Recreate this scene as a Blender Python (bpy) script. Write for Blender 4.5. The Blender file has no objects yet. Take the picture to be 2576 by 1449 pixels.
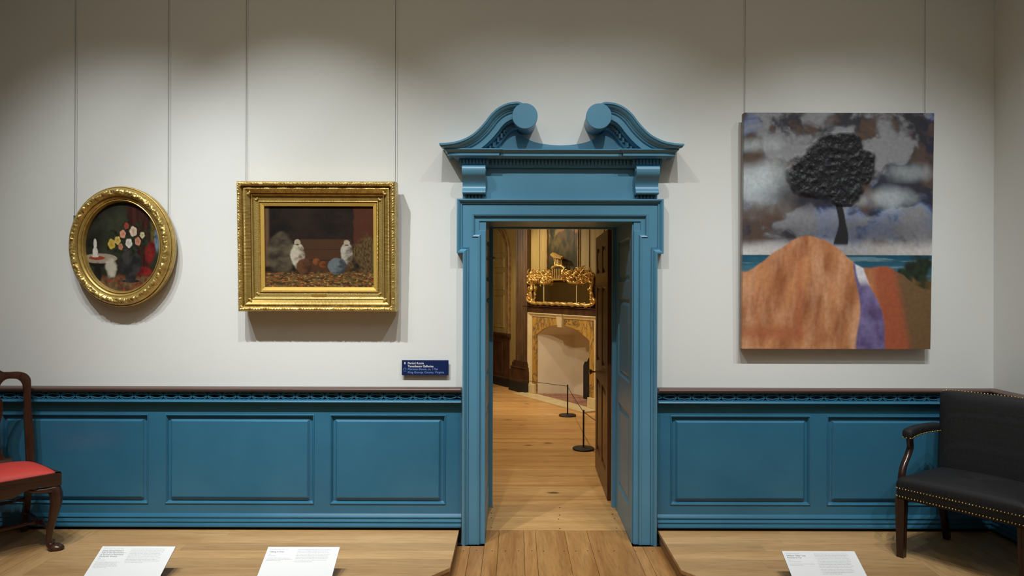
import bpy, bmesh, math, random
from mathutils import Vector, Matrix, noise
random.seed(7)
F, D, HC = 1717.0, 4.35, 1.617          # focal length (px of a 2576 wide frame), distance to the wall, eye height
VX, VY, ROLL = 1298.0, 724.5, 0.0027
SC = bpy.context.scene
COL = SC.collection
PI = math.pi

def uv(px, py):
    u, v = px - VX, py - VY
    c, s = math.cos(ROLL), math.sin(ROLL)
    return (u*c + v*s)/F, (-u*s + v*c)/F
def P(px, py, y):
    """pixel of the photograph at depth plane y -> metres"""
    a, b = uv(px, py); d = D + y
    return Vector((a*d, y, HC - b*d))
def X(px, y=0, py=VY): return P(px, py, y).x
def Z(py, y=0, px=VX): return P(px, py, y).z

# ------------------------------------------------------------------ objects
WM = {}
def tag(o, label=None, cat=None, group=None, kind=None):
    if label: o['label'] = label
    if cat: o['category'] = cat
    if group: o['group'] = group
    if kind: o['kind'] = kind
    return o
def thing(name, label, cat, loc=(0, 0, 0), rot=(0, 0, 0), group=None, kind=None):
    o = bpy.data.objects.new(name, None); COL.objects.link(o)
    o.empty_display_size = .1
    o.location = loc; o.rotation_euler = rot
    WM[o] = Matrix.Translation(Vector(loc)) @ o.rotation_euler.to_matrix().to_4x4()
    return tag(o, label, cat, group, kind)
def dup(o, parent=None, loc=None, rotz=None):
    c = o.copy(); COL.objects.link(c)
    if parent: c.parent = parent
    if loc is not None: c.location = loc
    if rotz is not None: c.rotation_euler.z = rotz
    for ch in list(o.children): dup(ch, c)
    return c

class MB:
    """collects geometry for ONE mesh"""
    def __init__(s, M=None): s.v = []; s.f = []; s.M = M
    def add(s, vs, fs):
        n = len(s.v)
        for v in vs:
            v = Vector(v)
            s.v.append(s.M @ v if s.M else v)
        s.f += [tuple(i + n for i in f) for f in fs]
    def box(s, x0, x1, y0, y1, z0, z1):
        s.add([(x, y, z) for x in (x0, x1) for y in (y0, y1) for z in (z0, z1)],
              [(0, 1, 3, 2), (4, 6, 7, 5), (0, 4, 5, 1), (2, 3, 7, 6), (0, 2, 6, 4), (1, 5, 7, 3)])
        return s
    def prism(s, pts, a, b, axis='y'):
        n = len(pts)
        def m(p, h):
            if axis == 'y': return (p[0], h, p[1])
            if axis == 'z': return (p[0], p[1], h)
            return (h, p[0], p[1])
        s.add([m(p, a) for p in pts] + [m(p, b) for p in pts],
              [tuple(range(n)), tuple(range(2*n - 1, n - 1, -1))] + [(i, (i + 1) % n, n + (i + 1) % n, n + i) for i in range(n)])
        return s
    def loft(s, rings, closed=True, cap=True, wrap=False):
        n, m = len(rings[0]), len(rings)
        fs = []
        for j in range(m if wrap else m - 1):
            k = (j + 1) % m
            for i in range(n if closed else n - 1):
                fs.append((j*n + i, j*n + (i + 1) % n, k*n + (i + 1) % n, k*n + i))
        if cap and closed and not wrap:
            fs += [tuple(range(n - 1, -1, -1)), tuple((m - 1)*n + i for i in range(n))]
        s.add([p for r in rings for p in r], fs)
        return s
    def tube(s, pts, r, n=12, cap=True, flat=None, up=None):
        """round (or flattened) tube along pts; r one radius or one per point"""
        pts = [Vector(p) for p in pts]
        rs = r if isinstance(r, (list, tuple)) else [r]*len(pts)
        rings = []; nrm = None
        for i, p in enumerate(pts):
            t = (pts[min(i + 1, len(pts) - 1)] - pts[max(i - 1, 0)])
            t = t.normalized() if t.length > 1e-9 else Vector((0, 0, 1))
            if nrm is None:
                ref = Vector(up) if up else (Vector((0, 0, 1)) if abs(t.z) < .9 else Vector((1, 0, 0)))
                nrm = (ref - t*ref.dot(t)).normalized()
            else:
                nrm = (nrm - t*nrm.dot(t)).normalized()
            b = t.cross(nrm)
            q = flat or 1
            rings.append([p + nrm*rs[i]*math.sin(2*PI*k/n) + b*rs[i]*q*math.cos(2*PI*k/n) for k in range(n)])
        return s.loft(rings, True, cap)
    def bar(s, pts, w, h, up=(0, 0, 1)):
        """rectangular bar along pts; w, h lists or numbers (w across, h along up)"""
        pts = [Vector(p) for p in pts]; up = Vector(up)
        ws = w if isinstance(w, (list, tuple)) else [w]*len(pts)
        hs = h if isinstance(h, (list, tuple)) else [h]*len(pts)
        rings = []
        for i, p in enumerate(pts):
            t = (pts[min(i + 1, len(pts) - 1)] - pts[max(i - 1, 0)]).normalized()
            u = (up - t*up.dot(t)).normalized(); b = t.cross(u)
            rings.append([p + b*ws[i]/2*a + u*hs[i]/2*c for a, c in ((-1, -1), (1, -1), (1, 1), (-1, 1))])
        return s.loft(rings)
    def lathe(s, prof, c, axis='z', n=32, cap=True):
        c = Vector(c); rings = []
        for r, h in prof:
            ring = []
            for k in range(n):
                a = 2*PI*k/n; x, y = r*math.cos(a), r*math.sin(a)
                ring.append(c + (Vector((x, y, h)) if axis == 'z' else Vector((x, h, y)) if axis == 'y' else Vector((h, x, y))))
            rings.append(ring)
        return s.loft(rings, True, cap)
    def grid(s, fn, nu, nv, wrapu=False):
        vs = [fn(i/(nu if wrapu else nu - 1), j/(nv - 1)) for j in range(nv) for i in range(nu)]
        fs = []
        for j in range(nv - 1):
            for i in range(nu if wrapu else nu - 1):
                k = (i + 1) % nu
                fs.append((j*nu + i, j*nu + k, (j + 1)*nu + k, (j + 1)*nu + i))
        s.add(vs, fs); return s
    def ball(s, c, r, n=8, m=6, sc=(1, 1, 1)):
        c = Vector(c); rings = []
        for j in range(m + 1):
            a = PI*(j + .001)/(m + .002)
            rings.append([c + Vector((r*sc[0]*math.sin(a)*math.cos(2*PI*k/n), r*sc[1]*math.sin(a)*math.sin(2*PI*k/n), r*sc[2]*math.cos(a))) for k in range(n)])
        return s.loft(rings)
    def build(s, name, mat, parent=None, smooth=None, bevel=0, local=False, normals=True, segs=2):
        me = bpy.data.meshes.new(name)
        vs = s.v
        if parent is not None and not local:
            inv = WM[parent].inverted(); vs = [inv @ v for v in vs]
        me.from_pydata([tuple(v) for v in vs], [], s.f)
        if normals:
            bm = bmesh.new(); bm.from_mesh(me); bmesh.ops.recalc_face_normals(bm, faces=bm.faces); bm.to_mesh(me); bm.free()
        me.materials.append(mat)
        o = bpy.data.objects.new(name, me); COL.objects.link(o)
        if parent is not None: o.parent = parent
        WM[o] = WM[parent].copy() if parent is not None else Matrix.Identity(4)
        if smooth is not None:
            for p in me.polygons: p.use_smooth = True
            me.set_sharp_from_angle(angle=math.radians(smooth))
        if bevel:
            b = o.modifiers.new('bevel', 'BEVEL'); b.width = bevel; b.segments = segs; b.limit_method = 'ANGLE'; b.angle_limit = math.radians(40)
        return o

def spline(pts, n=8):
    """Catmull-Rom through tuples"""
    out = []; L = len(pts)
    for i in range(L - 1):
        p0, p1, p2, p3 = pts[max(i - 1, 0)], pts[i], pts[i + 1], pts[min(i + 2, L - 1)]
        for k in range(n):
            t = k/n
            out.append(tuple(.5*(2*b + (c - a)*t + (2*a - 5*b + 4*c - d)*t*t + (3*b - a - 3*c + d)*t**3) for a, b, c, d in zip(p0, p1, p2, p3)))
    out.append(tuple(pts[-1])); return out

# ------------------------------------------------------------------ materials
def lin(c): return tuple((x/12.92 if x <= .04045 else ((x + .055)/1.055)**2.4) for x in c)
def rgb(r, g, b): return lin((r/255, g/255, b/255))
class NT:
    def __init__(s, name):
        s.m = bpy.data.materials.new(name); s.m.use_nodes = True
        s.t = s.m.node_tree; s.t.nodes.clear()
        s.out = s.n('ShaderNodeOutputMaterial'); s.b = s.n('ShaderNodeBsdfPrincipled')
        s.l(s.b.outputs[0], s.out.inputs[0])
    def n(s, typ, **kw):
        x = s.t.nodes.new(typ)
        for k, v in kw.items(): setattr(x, k, v)
        return x
    def l(s, a, b): s.t.links.new(a, b)
    def val(s, sock, v):
        if hasattr(v, 'is_output'): s.l(v, sock)
        else: sock.default_value = v
    def coord(s, scale=(1, 1, 1), island=False, kind='Object'):
        tc = s.n('ShaderNodeTexCoord').outputs[kind]
        if island:
            g = s.n('ShaderNodeNewGeometry').outputs['Random Per Island']
            mu = s.n('ShaderNodeMath', operation='MULTIPLY'); s.l(g, mu.inputs[0]); mu.inputs[1].default_value = 37.0
            ad = s.n('ShaderNodeVectorMath', operation='ADD'); s.l(tc, ad.inputs[0]); s.l(mu.outputs[0], ad.inputs[1]); tc = ad.outputs[0]
        mp = s.n('ShaderNodeMapping'); s.l(tc, mp.inputs[0]); mp.inputs['Scale'].default_value = scale
        return mp.outputs[0]
    def noise(s, vec, scale=5, detail=4, rough=.55, dist=0):
        x = s.n('ShaderNodeTexNoise'); s.l(vec, x.inputs['Vector'])
        x.inputs['Scale'].default_value = scale; x.inputs['Detail'].default_value = detail
        x.inputs['Roughness'].default_value = rough; x.inputs['Distortion'].default_value = dist
        return x.outputs[0]
    def ramp(s, fac, stops, interp='LINEAR'):
        r = s.n('ShaderNodeValToRGB'); r.color_ramp.interpolation = interp; s.l(fac, r.inputs[0])
        e = r.color_ramp.elements
        while len(e) < len(stops): e.new(.5)
        for x, (p, c) in zip(e, stops):
            x.position = p; x.color = tuple(c) + (1,) if len(c) == 3 else c
        return r.outputs[0]
    def mix(s, fac, a, b, mode='MIX'):
        x = s.n('ShaderNodeMix', data_type='RGBA', blend_type=mode)
        s.val(x.inputs[0], fac)
        for i, v in ((6, a), (7, b)):
            if isinstance(v, tuple): x.inputs[i].default_value = v + (1,) if len(v) == 3 else v
            else: s.l(v, x.inputs[i])
        return x.outputs[2]
    def bump(s, h, strength=.2, dist=.01):
        x = s.n('ShaderNodeBump'); x.inputs['Strength'].default_value = strength; x.inputs['Distance'].default_value = dist
        s.l(h, x.inputs['Height']); s.l(x.outputs[0], s.b.inputs['Normal'])
    def fin(s, col, rough=.5, metal=0, spec=None):
        s.val(s.b.inputs['Base Color'], tuple(col) + (1,) if isinstance(col, tuple) and len(col) == 3 else col)
        s.val(s.b.inputs['Roughness'], rough); s.val(s.b.inputs['Metallic'], metal)
        if spec is not None: s.b.inputs['Specular IOR Level'].default_value = spec
        return s.m

def paint(name, c, c2=None, rough=.5, metal=0, scale=(1, 1, 1), ns=3, bump=.0, bs=60, spec=None):
    t = NT(name); v = t.coord(scale)
    c2 = c2 or tuple(x*.9 for x in c)
    f = t.noise(v, ns, 5)
    col = t.mix(t.ramp(f, [(.3, (0, 0, 0)), (.7, (1, 1, 1))]), c, c2)
    if bump: t.bump(t.noise(t.coord(scale), bs, 3), bump, .004)
    return t.fin(col, rough, metal, spec)
def wood(name, light, dark, axis, rough=.45, ring=10, island=True, knots=False, tone=.25, spec=None):
    t = NT(name)
    st = {'x': (.10, 1, 1), 'y': (1, .10, 1), 'z': (1, 1, .10)}[axis]
    v = t.coord(st, island)
    a = t.noise(v, ring, 6, .6, .6)
    fine = t.noise(v, ring*9, 3, .6)
    col = t.mix(t.ramp(a, [(.32, (0, 0, 0)), (.5, (.45,)*3), (.68, (1, 1, 1))]), light, dark)
    col = t.mix(t.ramp(fine, [(.45, (0, 0, 0)), (.75, (.5,)*3)]), col, tuple(x*.62 for x in dark))
    if island:
        g = t.n('ShaderNodeNewGeometry').outputs['Random Per Island']
        k = t.ramp(g, [(0, (1 - tone,)*3), (.5, (1, 1, 1)), (1, (1 + tone*.5,)*3)])
        col = t.mix(1.0, col, k, 'MULTIPLY')
    if knots:
        vo = t.n('ShaderNodeTexVoronoi'); t.l(t.coord({'x': (.45, 1, 1), 'y': (1, .45, 1), 'z': (1, 1, .45)}[axis]), vo.inputs['Vector']); vo.inputs['Scale'].default_value = 5.6
        ad = t.n('ShaderNodeMath', operation='ADD'); t.l(vo.outputs['Distance'], ad.inputs[0])
        wob = t.n('ShaderNodeMath', operation='MULTIPLY'); t.l(t.noise(t.coord((3, 8, 1)), 8, 3), wob.inputs[0]); wob.inputs[1].default_value = .12
        t.l(wob.outputs[0], ad.inputs[1])
        kn = t.ramp(ad.outputs[0], [(.13, (1, 1, 1)), (.17, (.7,)*3), (.19, (.3,)*3), (.26, (0, 0, 0))])
        sel = t.ramp(vo.outputs['Color'], [(.46, (0, 0, 0)), (.5, (1, 1, 1))])
        km = t.mix(1.0, kn, sel, 'MULTIPLY')
        col = t.mix(km, col, rgb(84, 44, 22))
    t.bump(a, .05, .004)
    return t.fin(col, rough, 0, spec)

def gold(name, base, dark, rough=.38, metal=.75, ns=30):
    t = NT(name); v = t.coord()
    f = t.noise(v, ns, 5, .6)
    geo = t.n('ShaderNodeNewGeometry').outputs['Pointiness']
    cav = t.ramp(geo, [(.44, (1, 1, 1)), (.52, (0, 0, 0))])          # darker in the hollows of the carving
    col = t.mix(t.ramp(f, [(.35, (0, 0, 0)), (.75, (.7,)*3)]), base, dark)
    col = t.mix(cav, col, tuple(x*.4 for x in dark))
    t.bump(t.noise(v, 160, 2), .12, .002)
    return t.fin(col, t.ramp(f, [(.3, (rough - .08,)*3), (.8, (rough + .15,)*3)]), metal)

def picture(name, rough=.38, ns=220, spec=.4):
    t = NT(name)
    a = t.n('ShaderNodeVertexColor'); a.layer_name = 'picture'
    col = t.mix(t.ramp(t.noise(t.coord(), ns/4, 4), [(.35, (0, 0, 0)), (.7, (.22,)*3)]), a.outputs[0], (.02, .018, .014))
    t.bump(t.noise(t.coord(), ns, 2), .15, .002)
    return t.fin(col, rough, 0, spec)

MT = {}
MT['plaster'] = paint('plaster white paint', rgb(228, 229, 226), rgb(224, 225, 221), .85, ns=1.2, bump=.05, bs=40, spec=.2)
MT['ceiling'] = paint('ceiling paint', rgb(120, 118, 112), None, .9)
MT['dimwall'] = paint('grey gallery wall paint', rgb(120, 122, 122), None, .85)
MT['blue_dim'] = paint('dimmed wainscot blue', rgb(57, 117, 146), rgb(49, 107, 137), .27, ns=2.2, bump=.04, bs=30, spec=.5)  # doorcase blue darkened, the weaker light on the wainscot put into the colour
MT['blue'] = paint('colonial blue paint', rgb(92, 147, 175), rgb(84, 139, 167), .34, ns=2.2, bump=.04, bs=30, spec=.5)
MT['railbrown'] = paint('brown rail paint', rgb(96, 72, 64), rgb(78, 57, 50), .35, scale=(.1, 1, 1), ns=8)
MT['black'] = paint('matt black', rgb(24, 24, 26), None, .5)
MT['iron'] = paint('black iron', rgb(20, 19, 19), rgb(30, 28, 26), .6, bump=.2)
MT['oak'] = wood('floor oak', rgb(192, 144, 86), rgb(152, 102, 52), 'y', .42, 9, tone=.16)
MT['oak_sill'] = wood('sill oak', rgb(218, 174, 114), rgb(184, 136, 80), 'x', .42, 9, tone=.14)
MT['pine'] = wood('wide pine boards', rgb(226, 180, 116), rgb(190, 136, 76), 'x', .38, 8, knots=True, tone=.14)
MT['deckx'] = wood('deck oak across', rgb(208, 168, 116), rgb(186, 142, 92), 'x', .4, 7, tone=.2)
MT['decky'] = wood('deck oak along', rgb(198, 160, 110), rgb(170, 130, 82), 'y', .4, 7, tone=.14)
MT['riser'] = wood('riser oak', rgb(168, 128, 82), rgb(140, 100, 58), 'y', .5, 7, island=False)
MT['mahogany'] = wood('dark mahogany', rgb(78, 46, 32), rgb(46, 26, 19), 'z', .24, 14, island=False)
MT['mahoganyx'] = wood('dark mahogany across', rgb(76, 45, 32), rgb(44, 25, 19), 'x', .24, 14, island=False)
MT['burl'] = wood('burl veneer', rgb(140, 86, 40), rgb(78, 42, 20), 'z', .28, 30, island=False)
MT['ebony'] = wood('near black wood', rgb(58, 34, 27), rgb(30, 18, 15), 'z', .2, 14, island=False)
MT['doorwood'] = wood('brown door wood', rgb(98, 60, 36), rgb(66, 38, 22), 'z', .33, 8, island=False)
MT['brass'] = paint('brass', rgb(196, 160, 90), rgb(150, 115, 60), .28, 1.0)
MT['nail'] = paint('brass nails', rgb(214, 188, 120), None, .25, 1.0)
MT['gilt'] = gold('gilt frame', rgb(222, 190, 112), rgb(150, 116, 52), .36, .6)
MT['gilt_dull'] = gold('dull gilt', rgb(186, 148, 62), rgb(128, 96, 34), .45, .6)
MT['gilt_slip'] = gold('bright gilt slip', rgb(232, 194, 98), rgb(206, 164, 74), .38, .45, 12)
MT['gilt_carved'] = gold('carved gilt wood', rgb(228, 188, 108), rgb(132, 92, 36), .34, .6, 20)
MT['mirror'] = NT('old mirror glass').fin(rgb(222, 222, 212), .10, 1.0)
MT['steel'] = paint('brushed steel', rgb(150, 148, 142), None, .4, .8)
MT['wire'] = paint('hanging wire', rgb(110, 108, 104), None, .4, .5)
MT['label_white'] = paint('label white', rgb(240, 240, 240), rgb(238, 238, 238), .5)
MT['grey_edge'] = paint('label edge', rgb(110, 110, 116), None, .5)
MT['ink'] = paint('grey ink', rgb(138, 138, 142), None, .7)
MT['ink_body'] = paint('pale grey ink', rgb(172, 172, 176), None, .7)
MT['navy'] = paint('navy panel', rgb(6, 34, 84), rgb(5, 30, 78), .45)
MT['navy_text'] = paint('white lettering', rgb(236, 236, 238), None, .6)
MT['blue_text'] = paint('pale blue lettering', rgb(132, 164, 222), None, .6)
MT['cream'] = paint('cream stone', rgb(222, 204, 160), rgb(206, 184, 136), .4, ns=6, bump=.05)
MT['firewhite'] = paint('firebox plaster', rgb(216, 204, 184), rgb(206, 192, 170), .8)
MT['olive'] = paint('olive gold painted boards', rgb(160, 138, 84), rgb(134, 112, 62), .55, scale=(1, 1, .15), ns=9, bump=.05)
MT['dado'] = paint('dark brown marbled dado', rgb(84, 54, 30), rgb(52, 31, 17), .45, scale=(1, 1, .5), ns=8, bump=.1)
MT['pilaster'] = paint('red brown marbled pilaster', rgb(100, 70, 36), rgb(62, 41, 20), .45, scale=(1, 1, .3), ns=10, bump=.05)
MT['archmould'] = paint('worn ochre moulding', rgb(150, 116, 66), rgb(104, 70, 36), .5, ns=14)
MT['knob'] = paint('clear knob', rgb(190, 186, 180), None, .1, .6)
def redcloth():
    t = NT('red silk damask'); v = t.coord()
    w = t.noise(v, 180, 2)
    col = t.mix(t.ramp(w, [(.4, (0, 0, 0)), (.7, (.5,)*3)]), rgb(208, 66, 56), rgb(176, 48, 42))
    t.bump(w, .25, .002); return t.fin(col, .6)
MT['red'] = redcloth()
def blackcloth():
    t = NT('black woven horsehair'); v = t.coord()
    vo = t.n('ShaderNodeTexVoronoi', feature='DISTANCE_TO_EDGE'); t.l(t.coord((1.4, 1.4, 1)), vo.inputs['Vector']); vo.inputs['Scale'].default_value = 26
    vo.inputs['Randomness'].default_value = .08
    r = t.ramp(vo.outputs[0], [(.04, (1, 1, 1)), (.1, (0, 0, 0)), (.22, (0, 0, 0)), (.3, (.8,)*3), (.38, (0, 0, 0))])
    col = t.mix(r, rgb(25, 25, 26), rgb(32, 32, 34))
    t.bump(t.noise(v, 300, 2), .3, .002); return t.fin(col, .66, 0, .35)
MT['blackcloth'] = blackcloth()
def marble():
    t = NT('yellow veined marble'); v = t.coord((1, 1, .6))
    a = t.noise(v, 3.2, 6, .65, 1.2)
    veins = t.ramp(t.noise(v, 2.4, 9, .7, 1.6), [(.465, (0, 0, 0)), (.497, (.85,)*3), (.503, (.85,)*3), (.53, (0, 0, 0))])
    col = t.mix(t.ramp(a, [(.35, (0, 0, 0)), (.65, (1, 1, 1))]), rgb(200, 158, 80), rgb(170, 126, 56))
    col = t.mix(veins, col, rgb(84, 76, 70)); return t.fin(col, .3)
MT['marble'] = marble()
def brickm():
    t = NT('pinkish hearth bricks'); b = t.n('ShaderNodeTexBrick'); t.l(t.coord((1, 1, 1)), b.inputs['Vector'])
    b.inputs['Color1'].default_value = rgb(176, 128, 104) + (1,); b.inputs['Color2'].default_value = rgb(140, 92, 74) + (1,)
    b.inputs['Mortar'].default_value = rgb(110, 92, 78) + (1,); b.inputs['Scale'].default_value = 3; b.inputs['Mortar Size'].default_value = .02
    return t.fin(b.outputs[0], .8)
MT['brick'] = brickm()

# ------------------------------------------------------------------ camera
cam = bpy.data.cameras.new('camera'); co = bpy.data.objects.new('camera', cam); COL.objects.link(co)
cam.sensor_width = 36; cam.lens = F/2576*36; cam.shift_x = -(VX - 1288)/2576; cam.clip_end = 60
co.matrix_world = Matrix.Translation((0, -D, HC)) @ Matrix.Rotation(PI/2, 4, 'X') @ Matrix.Rotation(ROLL, 4, 'Z')
SC.camera = co
# ================================================================== THE ROOM
XL, XR, ZT = -.215, .757, 2.085         # door opening in the thick wall
RX, LX, FY, CZ = 3.045, -5.3, -7.0, 4.8 # right wall, left wall, wall behind the camera, ceiling
TH = .73
def structure(o, label): return tag(o, label, kind='structure')
m = MB().prism([(LX, -.02), (LX, CZ), (RX + .15, CZ), (RX + .15, -.02), (XR, -.02), (XR, ZT), (XL, ZT), (XL, -.02)], 0, TH)
structure(m.build('wall_back', MT['plaster']), 'white plaster gallery wall with the doorway, behind the pictures')
structure(MB().box(RX, RX + .15, FY, -.001, -.02, CZ).build('wall_right', MT['plaster']), 'white plaster wall at the right edge, meeting the picture wall in a corner')
structure(MB().box(LX - .15, LX, FY, -.001, -.02, CZ).build('wall_left', MT['dimwall']), 'grey wall closing the gallery on the left, outside the photo')
structure(MB().box(LX - .15, RX + .15, FY - .15, FY - .001, -.02, CZ).build('wall_front', MT['dimwall']), 'grey wall behind the camera')
structure(MB().box(LX - .15, RX + .15, FY - .15, TH, CZ + .001, CZ + .1).build('ceiling', MT['ceiling']), 'plain gallery ceiling above the picture lights')
# gallery floor boards run towards the doorway
m = MB(); rnd = random.Random(3)
seams = [-.281, -.107, .056, .132, .326, .475, .797]
xs = list(seams); x = seams[0]
while x > LX: x -= rnd.uniform(.14, .2); xs.insert(0, x)
x = seams[-1]
while x < RX: x += rnd.uniform(.14, .2); xs.append(x)
for a, b in zip(xs, xs[1:]):
    a2, b2 = max(a, LX), min(b, RX)
    g = .0012
    def board(p, q, y1):
        if q - p < .01: return
        ys = [FY] + sorted(rnd.uniform(FY + .5, -1.5) for _ in range(2)) + [y1]
        for u, w in zip(ys, ys[1:]): m.box(p + g, q - g, u + g, w, -.03, 0)
    lo, hi = max(a2, XL + .021), min(b2, XR - .021)
    if hi - lo > .01:
        if a2 < lo - .01: board(a2, lo, -.075)
        board(lo, hi, .2)
        if b2 > hi + .01: board(hi, b2, -.075)
    else: board(a2, b2, -.075)
fl = m.build('floor', MT['oak']); structure(fl, 'worn oak floorboards running towards the doorway')
MB().box(LX, RX, FY, .19, -.06, -.031).build('subfloor', MT['black'], fl)
nm = MB()
for px in (1166, 1199, 1238, 1271, 1305, 1338, 1368, 1419, 1448, 1478, 1507, 1546, 1599, 1642):
    p = P(px, 1386, -.15); nm.lathe([(.0001, .0006), (.004, .0005), (.005, 0)], (p.x, -.15 + rnd.uniform(-.006, .006), 0), n=8)
nm.build('nail_heads', MT['iron'], fl)
# oak sill across the thickness of the wall
m = MB(); m.box(XL + .021, XR - .021, .2015, .47, -.03, .001); m.box(XL + .021, XR - .021, .472, .735, -.03, 0)
sill = m.build('trim_1', MT['oak_sill']); structure(sill, 'two broad oak sill boards across the threshold of the doorway')
nm = MB()
for px, py in ((1239, 1276), (1236, 1291), (1236, 1303), (1236, 1328), (1408, 1277), (1408, 1296), (1405, 1306), (1408, 1330), (1541, 1293), (1546, 1304), (1551, 1328)):
    d = F*HC/(py - VY); p = P(px, py, d - D); nm.lathe([(.0001, .0016), (.005, .0015), (.006, 0)], (p.x, p.y, .0005), n=8)
nm.build('nail_heads', MT['iron'], sill)

# ------------------------------------------------------------------ wainscot
ZP = .0835                              # top of the display platforms
def nested(mb, x0, x1, z0, z1, prof):
    """nested rectangles: prof = (inset, y)"""
    mb.loft([[Vector((x0 + i, y, z0 + i)), Vector((x1 - i, y, z0 + i)), Vector((x1 - i, y, z1 - i)), Vector((x0 + i, y, z1 - i))] for i, y in prof], True, False)
    i, y = prof[-1]
    mb.add([(x0 + i, y, z0 + i), (x1 - i, y, z0 + i), (x1 - i, y, z1 - i), (x0 + i, y, z1 - i)], [(0, 1, 2, 3)])
PZ0, PZ1 = .243, .812                   # panel openings
def extrude_x(mb, prof, xa, xb):
    """closed (y,z) profile along x"""
    mb.loft([[Vector((x, y, z)) for y, z in prof] for x in (xa, xb)])
def wainscot(name, label, xa, xb, panels, M=None, cap_end=0):
    root = thing(name, label, 'wainscot', (0, 0, 0), kind='structure')
    if M: root.matrix_world = M; WM[root] = Matrix.Identity(4)
    B = lambda mb, n, mat, par=root, **k: mb.build(n, MT[mat], par, local=True, **k)
    # flat frame of rails and stiles with openings
    m = MB(); y0, y1 = -.02, -.002
    m.box(xa, xb, y0, y1, .1815, PZ0); m.box(xa, xb, y0, y1, PZ1, .893)
    e = [xa] + [v for p in panels for v in p] + [xb]
    for i in range(0, len(e), 2): m.box(e[i], e[i + 1], y0, y1, PZ0, PZ1)
    B(m, 'frame', 'blue_dim')
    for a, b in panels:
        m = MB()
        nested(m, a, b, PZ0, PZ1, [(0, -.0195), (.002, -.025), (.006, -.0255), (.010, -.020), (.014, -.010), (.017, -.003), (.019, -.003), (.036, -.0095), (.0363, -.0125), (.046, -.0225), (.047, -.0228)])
        B(m, 'raised_panel', 'blue_dim', smooth=25)
    # stepped base moulding
    prof = [(-.002, .104), (-.045, .104), (-.046, .106), (-.046, .114), (-.0445, .117), (-.036, .1295), (-.0355, .1325), (-.0395, .1335), (-.0405, .1355), (-.0405, .140), (-.039, .1425), (-.0305, .155), (-.030, .1585), (-.034, .1595), (-.035, .1615), (-.035, .165), (-.0335, .168), (-.022, .182), (-.0205, .1845), (-.002, .185)]
    m = MB(); extrude_x(m, prof, xa, xb); B(m, 'base_moulding', 'blue_dim', smooth=32)
    # ledge under the fretwork
    prof = [(-.002, .886), (-.026, .886), (-.03, .889), (-.052, .891), (-.060, .894), (-.060, .897), (-.054, .905), (-.048, .908), (-.002, .908)]
    m = MB(); extrude_x(m, prof, xa, xb); B(m, 'ledge', 'blue_dim', smooth=35)
    m = MB(); m.box(xa, xb, -.014, -.002, .908, .957); B(m, 'frieze_board', 'blue_dim')
    # pierced fretwork: crossing curves between two fillets
    m = MB(); L = .0925; zc, yf, yb = .9315, -.050, -.036
    m.box(xa, xb, yb - .014, -.0145, .9085, .912); m.box(xa, xb, yb - .014, -.0145, .953, .957)
    def ribbon(fn, wd):
        pts = []; x = xa
        while x < xb: pts.append((x, fn(x))); x += L/10
        pts.append((xb, fn(xb))); rings = []
        for i, (x, z) in enumerate(pts):
            a, b = pts[max(i - 1, 0)], pts[min(i + 1, len(pts) - 1)]
            t = Vector((b[0] - a[0], b[1] - a[1])).normalized(); nx, nz = -t.y*wd, t.x*wd
            rings.append([Vector((x + nx, yb, z + nz)), Vector((x - nx, yb, z - nz)), Vector((x - nx, yf, z - nz)), Vector((x + nx, yf, z + nz))])
        m.loft(rings)
    for sg in (1, -1):
        ribbon(lambda x: zc + sg*.0125*math.sin(PI*x/L), .0027)
    for k in range(int(xa/L) - 1, int(xb/L) + 2):                      # little arms that spring from the crossings
        x = k*L
        if xa + .028 < x < xb - .028:
            for s1 in (1, -1):
                for s2 in (1, -1): m.bar([(x + s2*.001, (yb + yf)/2, zc + s1*.002), (x + s2*.010, (yb + yf)/2, zc + s1*.012), (x + s2*.026, (yb + yf)/2, zc + s1*.021)], .0135, .0046, (0, 0, 1))
    B(m, 'fretwork', 'blue_dim')
    prof = [(-.001, .957), (-.050, .957), (-.060, .960), (-.070, .966), (-.074, .973), (-.072, .980), (-.066, .984), (-.001, .986)]
    m = MB(); extrude_x(m, prof, xa, xb); B(m, 'chair_rail', 'railbrown', smooth=50)
    return root
pxw = lambda px: X(px, -.02)
xa = [(-5.05, -4.05), (-3.92, -3.395), (pxw(3) , pxw(375)), (pxw(416), pxw(792)), (pxw(831), pxw(1123))]
xa[1] = (-3.92, pxw(3) - .105)
wainscot('trim_2', 'blue panelled wainscot left of the doorway, topped by a brown rail', LX + .002, -.343, xa)
wainscot('trim_3', 'blue panelled wainscot between the doorway and the right corner', .900, RX - .003, [(pxw(1687), pxw(2040)), (pxw(2081), pxw(2445))])
# return along the right wall: local x runs towards the camera
MR = Matrix(((0, 1, 0, RX), (-1, 0, 0, 0), (0, 0, 1, 0), (0, 0, 0, 1)))
wainscot('trim_4', 'blue panelled wainscot on the right side wall, beyond the black armchair', .0025, 6.9, [(.16, .95), (1.08, 1.95), (2.1, 3.2)], MR)
for n, a, b, lb in (('baseboard_left', LX + .01, -.345, 'black plinth strip under the blue wainscot, left of the doorway'), ('baseboard_right', .902, RX - .012, 'black plinth strip under the blue wainscot, right of the doorway')):
    structure(MB().box(a, b, -.014, -.001, -.001, .103).build(n, MT['black']), lb)
structure(MB().box(RX - .011, RX - .001, -6.9, -.015, -.001, .103).build('baseboard_corner', MT['black']), 'black plinth strip at the foot of the right side wall')

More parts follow.
